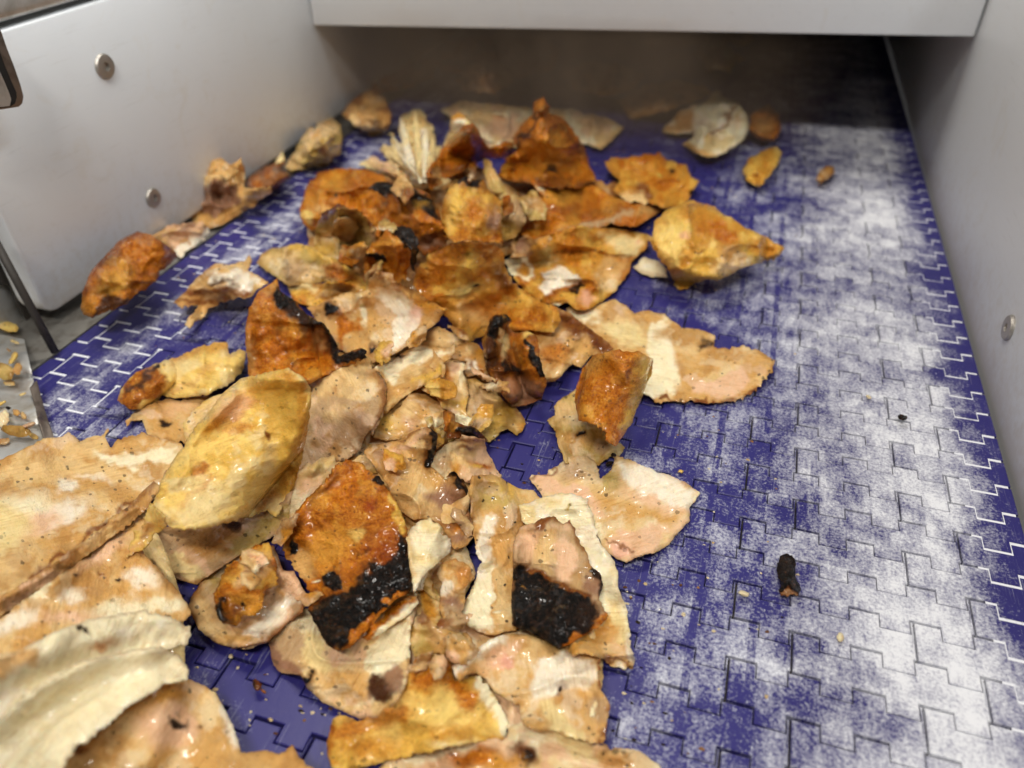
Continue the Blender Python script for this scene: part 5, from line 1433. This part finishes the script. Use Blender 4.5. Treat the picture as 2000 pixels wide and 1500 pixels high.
S('small brown tan scrap left of the cream streaked slice', R8, [(722, 420), (750, 345), (830, 328), (900, 370), (935, 440), (885, 500), (882, 600), (850, 665), (760, 672), (735, 600), (755, 470)], 'tan', [('mauve', ('e', 810, 590, 60, 70), 8), ('grey2', ('e', 800, 620, 50, 40), 8), ('orange', ('e', 880, 440, 40, 50), 10, .5), ('white', ('e', 770, 490, 24, 40), 5), ('semi', ('e', 690, 440, 14, 10), 3)], lift=[(820, 480, 80, 4)], s=2.6, wav=1.6)
S('pale slice with cream patches and dark nub under the charred slice', F_, [(524, 1250), (555, 1216), (590, 1190), (640, 1185), (700, 1235), (760, 1220), (795, 1175), (812, 1160), (816, 1180), (800, 1240), (802, 1290), (796, 1330), (780, 1365), (758, 1386), (740, 1402), (700, 1404), (662, 1386), (630, 1372), (600, 1346), (586, 1318), (548, 1316), (532, 1292)], 'ltan',
  [('grey', ('e', 565, 1260, 32, 46, 20), 10), ('mauve', ('l', [(530, 1260), (545, 1300), (580, 1315)], 12), 8), ('cream2', [(590, 1250), (610, 1230), (650, 1275), (640, 1310), (610, 1320), (590, 1290)], 6), ('cream', [(720, 1262), (760, 1215), (796, 1210), (800, 1280), (780, 1310), (735, 1345), (718, 1300)], 5), ('cream', ('e', 800, 1180, 14, 24, 20), 4), ('tan', ('e', 680, 1340, 50, 30), 12), ('dbrown', ('e', 748, 1345, 28, 24, -20), 7), ('mauve', ('e', 775, 1330, 18, 24), 6), ('char', ('e', 603, 1322, 6, 6), 2), ('pink', ('e', 665, 1282, 24, 16), 8)], lift=[(690, 1300, 60, 5), (752, 1342, 16, 4)], s=2.8, rim=('brown', 8, .35))
S('round slice with brown crust edge at lower left', R7, [(1050, 620), (1062, 560), (1080, 520), (1130, 442), (1250, 370), (1350, 282), (1440, 232), (1530, 262), (1580, 400), (1640, 400), (1705, 520), (1695, 620), (1600, 692), (1500, 782), (1420, 812), (1300, 832), (1200, 802), (1110, 725)], 'grey',
  [('white', ('l', [(1400, 760), (1500, 680), (1640, 540)], 40), 8), ('ltan', ('l', [(1120, 580), (1160, 700), (1280, 770)], 46), 12), ('pink', ('e', 1640, 480, 60, 70), 12), ('fat', ('e', 1200, 450, 70, 40, -30), 12), ('tan', ('l', [(1220, 760), (1400, 780)], 30), 8)], rim=('brown', 34, .8), lift=[(1300, 560, 160, 7)], s=2.8, th=3.4)
S('shaded grey tan slice under the big yellow roll', F_, [(285, 1075), (312, 1030), (385, 1025), (455, 1010), (494, 998), (539, 1000), (560, 965), (598, 945), (590, 990), (560, 1030), (520, 1055), (474, 1078), (438, 1104), (400, 1128), (384, 1140), (350, 1136), (318, 1115)], 'grey',
  [('dbrown', ('e', 455, 1023, 16, 15), 3), ('cream2', ('e', 358, 1108, 36, 20, 20), 6), ('tan2', ('e', 420, 1060, 60, 30), 12), ('fat', ('l', [(470, 1070), (560, 1000)], 16), 8)], lift=[(420, 1050, 60, 5)], s=3)  # dark brown ellipse paints the shade inside a hole
S('tan slice corner behind the charred orange slice', A5, [(20, 620), (60, 400), (110, 220), (190, 110), (240, 150), (330, 70), (460, 45), (480, 120), (620, 90), (640, 160), (480, 230), (330, 380), (200, 480), (110, 620), (30, 740)], 'ltan', [('fat', ('e', 330, 160, 120, 50, -30), 12), ('pink', ('e', 160, 360, 60, 90, 20), 12), ('gold', ('e', 570, 110, 60, 26), 6)], lift=[(300, 250, 150, 5)], s=2.8)
S('large orange browned slice with black charred lower band', F_, [(548, 1058), (556, 1030), (578, 1000), (600, 972), (628, 945), (655, 915), (682, 898), (702, 904), (742, 930), (764, 960), (782, 1000), (796, 1040), (804, 1090), (806, 1142), (798, 1158), (770, 1172), (745, 1200), (715, 1235), (685, 1264), (660, 1272), (640, 1262), (620, 1225), (598, 1190), (602, 1160), (592, 1135), (568, 1105), (560, 1085)], 'orange',
  [('char', [(597, 1192), (640, 1172), (700, 1140), (740, 1095), (770, 1080), (785, 1045), (800, 1070), (806, 1142), (790, 1160), (745, 1180), (700, 1218), (672, 1266), (640, 1262), (620, 1225)], 9), ('char', ('e', 652, 1133, 18, 15, -40), 5), ('char', ('e', 572, 1070, 9, 12), 4), ('char', ('e', 743, 938, 13, 8, 20), 4), ('crust', ('e', 720, 990, 40, 30, -30), 12), ('red', ('e', 722, 985, 13, 10, -40), 6), ('red', ('e', 745, 1060, 38, 34), 14, .7), ('gold', ('e', 640, 1070, 44, 36, -30), 18), ('tan', ('e', 590, 1105, 28, 30), 12), ('pyell', ('e', 700, 1040, 16, 10, -40), 6, .7), ('orange', ('l', [(690, 1255), (730, 1205), (790, 1165)], 9), 4), ('yellow', ('l', [(765, 965), (790, 1035)], 6), 5), ('dcrust', ('e', 615, 1175, 22, 14), 8), ('dcrust', ('l', [(600, 985), (650, 935)], 8), 6, .6), ('semi', ('e', 710, 1075, 14, 7), 5, .6), ('cream', ('e', 617, 1138, 11, 4, -35), 2)],
  lift=[(680, 1000, 60, 8), (700, 1180, 60, 6)], tilt=(680, 1270, 690, 900, 4, 10), s=2.4, th=4.0, name='charred_chicken_slice', rim=('dcrust', 5, .3), fold=0.35)
S('small orange edged chunk lying on the round slice', R7, [(1195, 530), (1240, 420), (1320, 330), (1420, 262), (1500, 240), (1540, 330), (1552, 470), (1485, 520), (1455, 605), (1420, 650), (1360, 660), (1320, 705), (1240, 692), (1200, 625)], 'gold',
  [('pink', ('e', 1400, 410, 110, 44, -45), 12, .9), ('ltan', ('e', 1400, 430, 60, 40, -45), 10), ('orange', ('l', [(1240, 500), (1400, 520), (1500, 500)], 22), 8), ('char', ('e', 1232, 625, 36, 62, -8), 5), ('semi', ('e', 1350, 605, 22, 20), 4), ('dcrust', ('e', 1290, 640, 60, 40), 10), ('crust', ('l', [(1250, 420), (1420, 268)], 20), 8)], lift=[(1390, 450, 110, 12)], s=2.6, th=3.4)
S('cream white fat chunk right of the charred orange slice', A5, [(1170, 840), (1220, 740), (1300, 690), (1390, 658), (1450, 700), (1500, 740), (1550, 810), (1600, 860), (1622, 940), (1600, 1000), (1500, 1080), (1390, 1170), (1330, 1240), (1290, 1310), (1240, 1390), (1225, 1300), (1200, 1130), (1185, 950)], 'cream', [('cream2', ('l', [(1210, 1040), (1400, 1100)], 50), 12), ('ltan', ('l', [(1190, 860), (1220, 1200)], 26), 10)], lift=[(1400, 880, 130, 8)], s=2.6, wav=.7, pep=.2, th=3.2)
S('thin cream and orange edge slice below the charred black band', R8, [(300, 770), (420, 640), (550, 535), (610, 540), (622, 580), (560, 650), (480, 700), (400, 760), (330, 800)], 'cream', [('orange', ('l', [(310, 775), (430, 650), (560, 550)], 30), 6)], s=2.6)

scraps(4, 15, [(380, 1080), (560, 1000), (620, 1180), (460, 1240)], 22, 40, ['tan', 'grey', 'ltan'])

# ================= near left, close to the lens
S('cream slice mostly buried under the blurred slices at lower left', F_, [(-180, 980), (0, 960), (200, 960), (290, 1000), (330, 1090), (362, 1190), (360, 1300), (330, 1400), (300, 1500), (100, 1560), (-180, 1560)], 'cream2', s=6, lift=[(40, 1280, 220, 22)])
S('large tan slice with white streaks at the left edge', F_, [(-180, 960), (-60, 915), (0, 898), (45, 878), (84, 858), (122, 851), (133, 844), (157, 859), (196, 851), (210, 837), (218, 852), (245, 856), (280, 845), (316, 856), (356, 866), (372, 900), (350, 940), (300, 975), (250, 1005), (190, 1050), (100, 1120), (0, 1180), (-180, 1280)], 'tan',
  [('cream', ('e', 20, 1010, 90, 40, -15), 16), ('white', ('e', 110, 1010, 60, 20, -25), 10), ('cream', [(180, 880), (250, 890), (350, 872), (345, 895), (250, 912), (190, 905)], 5), ('white', ('e', 185, 925, 36, 14, 12), 6), ('white', ('e', 130, 945, 22, 16, 20), 6), ('ltan', ('l', [(0, 930), (140, 905), (280, 940)], 14), 8), ('pink', ('e', 60, 1030, 60, 26, -20), 14), ('cream2', ('e', 0, 1030, 60, 50), 20), ('brown', ('l', [(330, 930), (200, 1030), (60, 1130)], 5), 4)],
  tilt=(100, 850, 0, 1180, 3, 10), lift=[(260, 900, 60, 5)], s=4.2, fib=-15, wav=.7, fold=.4, smooth=12, drape=20)
S('thin brown edged slice beneath the large left tan slice', F_, [(-180, 1270), (0, 1166), (100, 1104), (190, 1036), (255, 984), (300, 940), (318, 950), (280, 1000), (200, 1064), (110, 1130), (0, 1204), (-180, 1320)], 'tan', [('brown', ('l', [(0, 1180), (190, 1045), (300, 950)], 4), 4, .7), ('pink', ('e', 60, 1150, 60, 10, -35), 6)], tilt=(300, 950, 0, 1180, 2, 6), s=4.2, clear=.6)
S('tan slice with many small white ovals at the left', F_, [(-180, 1330), (0, 1206), (110, 1128), (200, 1066), (270, 1010), (300, 1010), (268, 1060), (290, 1090), (345, 1150), (366, 1180), (372, 1200), (360, 1212), (300, 1222), (240, 1240), (130, 1270), (40, 1310), (-180, 1420)], 'tan',
  [('white', ('e', 20, 1215, 60, 16, -30), 10), ('cream', ('e', 240, 1190, 60, 16, -5), 10), ('white', ('e', 280, 1130, 36, 16, 10), 8), ('cream', ('e', 70, 1145, 20, 26, 25), 8), ('white', ('e', 140, 1165, 24, 14), 8), ('pink', ('e', 130, 1205, 50, 12, -8), 8), ('cream', ('e', 315, 1180, 44, 14), 6), ('semi', ('e', 152, 1119, 8, 6), 3), ('semi', ('e', 230, 1131, 7, 5), 3), ('brown', ('e', 195, 1124, 9, 4), 3), ('pink', ('e', 200, 1080, 50, 14, -35), 10)], tilt=(250, 1040, 60, 1300, 3, 12), s=4.2, wav=.6, fold=.4, smooth=12, drape=20)
S('cream slice under the frontmost cream slab at lower left', F_, [(-180, 1360), (-60, 1310), (0, 1276), (35, 1272), (105, 1234), (175, 1209), (280, 1190), (332, 1202), (373, 1222), (366, 1258), (316, 1272), (210, 1300), (105, 1340), (0, 1410), (-180, 1500)], 'white', [('semi', ('e', 162, 1226, 12, 6, 15), 4), ('orange', ('e', 200, 1258, 20, 8, -10), 8, .7), ('gold', ('l', [(0, 1310), (60, 1280)], 16), 12, .7), ('brown', ('l', [(0, 1262), (40, 1252)], 6), 5)], tilt=(280, 1200, 0, 1380, 6, 16), s=4.6, wav=.45, pep=.3, fold=0.35, smooth=40, drape=16)
S('tan and pink slice with dark spot at the lower left corner', F_, [(40, 1640), (70, 1500), (105, 1440), (175, 1380), (245, 1338), (298, 1312), (350, 1322), (392, 1334), (420, 1352), (446, 1395), (460, 1430), (470, 1472), (492, 1468), (520, 1464), (545, 1474), (572, 1454), (584, 1480), (615, 1502), (640, 1640)], 'tan',
  [('pink', ('e', 330, 1420, 60, 44), 18), ('ltan', ('e', 410, 1380, 34, 34), 12), ('semi', ('e', 342, 1413, 20, 12, 30), 5), ('dbrown', ('e', 394, 1422, 7, 4, 40), 3), ('white', ('l', [(440, 1390), (462, 1450)], 12), 10), ('tan2', ('e', 200, 1450, 50, 40, -40), 16), ('gold', ('e', 330, 1360, 50, 12), 10, .6), ('brown', ('e', 155, 1462, 16, 7, 20), 5)], tilt=(330, 1330, 300, 1520, 4, 10), lift=[(340, 1400, 60, 5)], s=4.6, wav=.5, fold=.3, smooth=24, drape=14)
S('frontmost thick cream slab blurred at the lower left corner', F_, [(-180, 1500), (-60, 1440), (0, 1402), (35, 1372), (88, 1332), (158, 1292), (245, 1272), (315, 1262), (350, 1280), (369, 1308), (366, 1328), (322, 1338), (256, 1378), (196, 1424), (134, 1484), (98, 1550), (70, 1660), (-180, 1660)], 'white', [('cream', ('l', [(100, 1460), (240, 1360), (340, 1320)], 16), 14), ('grey', ('e', 310, 1278, 30, 6, -10), 8, .5)], tilt=(330, 1280, 0, 1520, 0, 4), s=4.8, wav=.35, pep=.15, th=3.5, flat=True, fold=0.35, smooth=40, drape=16)

# ================= the big roll, last on the heap
S('thin pale curl rim along the left side of the big roll', R4, [(1030, 1165), (1022, 1080), (1060, 1020), (1130, 960), (1210, 915), (1290, 880), (1320, 930), (1240, 1010), (1140, 1120), (1070, 1200)], 'pyell', [('ltan', ('l', [(1060, 1150), (1090, 1040), (1230, 930)], 30), 8), ('grey', ('l', [(1070, 1160), (1170, 1030)], 16), 8)], tilt=(1060, 1180, 1200, 920, 6, 12), s=3)
S('big yellow chicken roll with golden speckled skin at left centre', F_, [(438, 766), (470, 740), (492, 734), (525, 726), (563, 719), (590, 736), (605, 756), (609, 785), (602, 828), (596, 870), (588, 903), (574, 947), (558, 978), (546, 996), (539, 1010), (520, 994), (494, 1007), (448, 1022), (402, 1033), (367, 1037), (332, 1029), (312, 1008), (298, 984), (316, 935), (342, 892), (372, 850), (404, 806)], 'pyell',
  [('yellow', ('l', [(560, 760), (580, 830), (560, 940)], 30), 16), ('gold', ('l', [(590, 770), (592, 860), (565, 950)], 12), 10, .8), ('orange', ('e', 395, 920, 14, 9, -20), 6, .8), ('orange', ('e', 470, 835, 22, 10, -15), 8, .7), ('gold', ('l', [(420, 830), (480, 780), (560, 740)], 16), 12), ('orange', ('l', [(350, 985), (420, 930)], 7), 8, .5), ('cream2', ('e', 400, 985, 60, 30, -25), 18), ('pink', ('e', 455, 790, 40, 22, -35), 14, .7), ('crust', ('e', 525, 975, 26, 10, -30), 8, .7), ('yellow', ('e', 520, 760, 36, 22), 10), ('brown', ('e', 524, 845, 6, 5), 3)],
  rolls=[(582, 722, 342, 1012, 92, 42)], tilt=(420, 1030, 540, 740, 2, 8), s=2.8, th=3.2, wav=.8, name='chicken_roll', cat='chicken roll', pep=.45, clear=1.5, fold=0.35)
S('narrow yellow flap hanging from the front of the big roll', F_, [(318, 1006), (325, 1026), (302, 1046), (284, 1068), (268, 1082), (244, 1088), (256, 1056), (276, 1020), (294, 982)], 'pyell', [('tan', ('l', [(250, 1080), (290, 1020)], 8), 6)], tilt=(250, 1086, 305, 990, 0, 16), s=3)

# ================= single things on the belt
S('pale domed slice with brown seam by the tunnel mouth', R3, [(-20, 735), (0, 690), (60, 640), (130, 600), (210, 560), (262, 520), (292, 498), (325, 540), (402, 570), (458, 640), (472, 705), (432, 782), (345, 850), (252, 876), (170, 858), (95, 802), (158, 768), (150, 735), (60, 745)], 'cream',
  [('brown', ('l', [(240, 760), (330, 690), (400, 590)], 9), 4), ('tan', ('l', [(100, 800), (170, 850), (250, 868)], 20), 6), ('tan2', [(-20, 735), (60, 640), (160, 600), (150, 690), (140, 740)], 10), ('pink', ('e', 400, 680, 40, 30), 8, .5)], lift=[(310, 680, 110, 12)], tilt=(250, 870, 290, 520, 0, 10), s=3, pep=.2)
S('brown lump beside the pale domed slice in shadow', R3, [(462, 700), (475, 640), (520, 605), (575, 582), (632, 640), (642, 720), (605, 790), (540, 785), (490, 760)], 'crust', [('tan', ('e', 545, 700, 50, 40), 10, .7)], rolls=[(520, 680, 580, 700, 90, 12)], s=3)
S('small yellow oval piece right of the pale domed slice', R3, [(430, 965), (465, 885), (540, 842), (618, 815), (652, 850), (630, 905), (585, 985), (510, 1042), (455, 1015)], 'yellow', [('gold', ('l', [(600, 850), (520, 1000)], 26), 10)], rolls=[(500, 960, 590, 870, 80, 7)], s=2.8, name='chicken_piece', cat='chicken piece')
crumb('small tan crumb on the white powder at upper right', R3, 888, 972, 58, 34, -45, 'tan2', 4, s=None) if False else None
S('small tan crumb on the white powder at upper right', R3, [(838, 1005), (858, 950), (900, 925), (938, 928), (942, 968), (900, 1005), (858, 1025)], 'tan2', rolls=[(870, 985, 910, 950, 40, 5)], s=2.2, jag=.5, name='crumb', cat='crumb', group='crumbs and flecks on the belt')
S('burnt black stick shaped crumb on the right of belt', R9, [(622, 350), (640, 318), (680, 308), (722, 328), (730, 365), (712, 402), (735, 450), (757, 505), (740, 540), (700, 532), (680, 545), (640, 537), (622, 505), (642, 450), (625, 400)], 'char',
  [('brown', ('l', [(645, 522), (735, 526)], 16), 4), ('semi', ('e', 675, 350, 40, 40), 6)], rolls=[(675, 350, 690, 500, 62, 3)], s=1.9, jag=.7, th=2, name='crumb', cat='crumb', group='crumbs and flecks on the belt')
CB = 'crumbs and flecks on the belt'
crumb('tiny bright white crumb left of the burnt stick', R9, 435, 526, 36, 17, 15, 'white', 3)
crumb('black burnt crumb on the white powder at far right', F_, 1762, 815, 11, 6, 8, 'char', 4)
crumb('pale yellow crumb in the powder right of the long slice', R6, 1135, 928, 18, 12, 30, 'cream', 1)
crumb('cream crumb in the powder at lower right', R9, 978, 770, 26, 22, 80, 'white', 1)
crumb('dark crumb on the blue belt at lower left gap', R7, 1432, 1040, 26, 40, -15, 'semi', 4)
crumb('small brown tail beside the dark crumb', R7, 1468, 1070, 24, 10, 35, 'brown', 2)
crumb('yellow fleck near the pale fibrous slice', F_, 1329, 920, 5, 4, 0, 'pyell', 1.2)
crumb('black pepper crumb beside the orange rolled piece', F_, 1198, 889, 5, 4, 20, 'char', 2)
crumb('black pepper corn at the tip of the fibrous slice', F_, 1190, 906, 8, 5, -10, 'char', 2)

label_scraps()
flecks(170, 21)
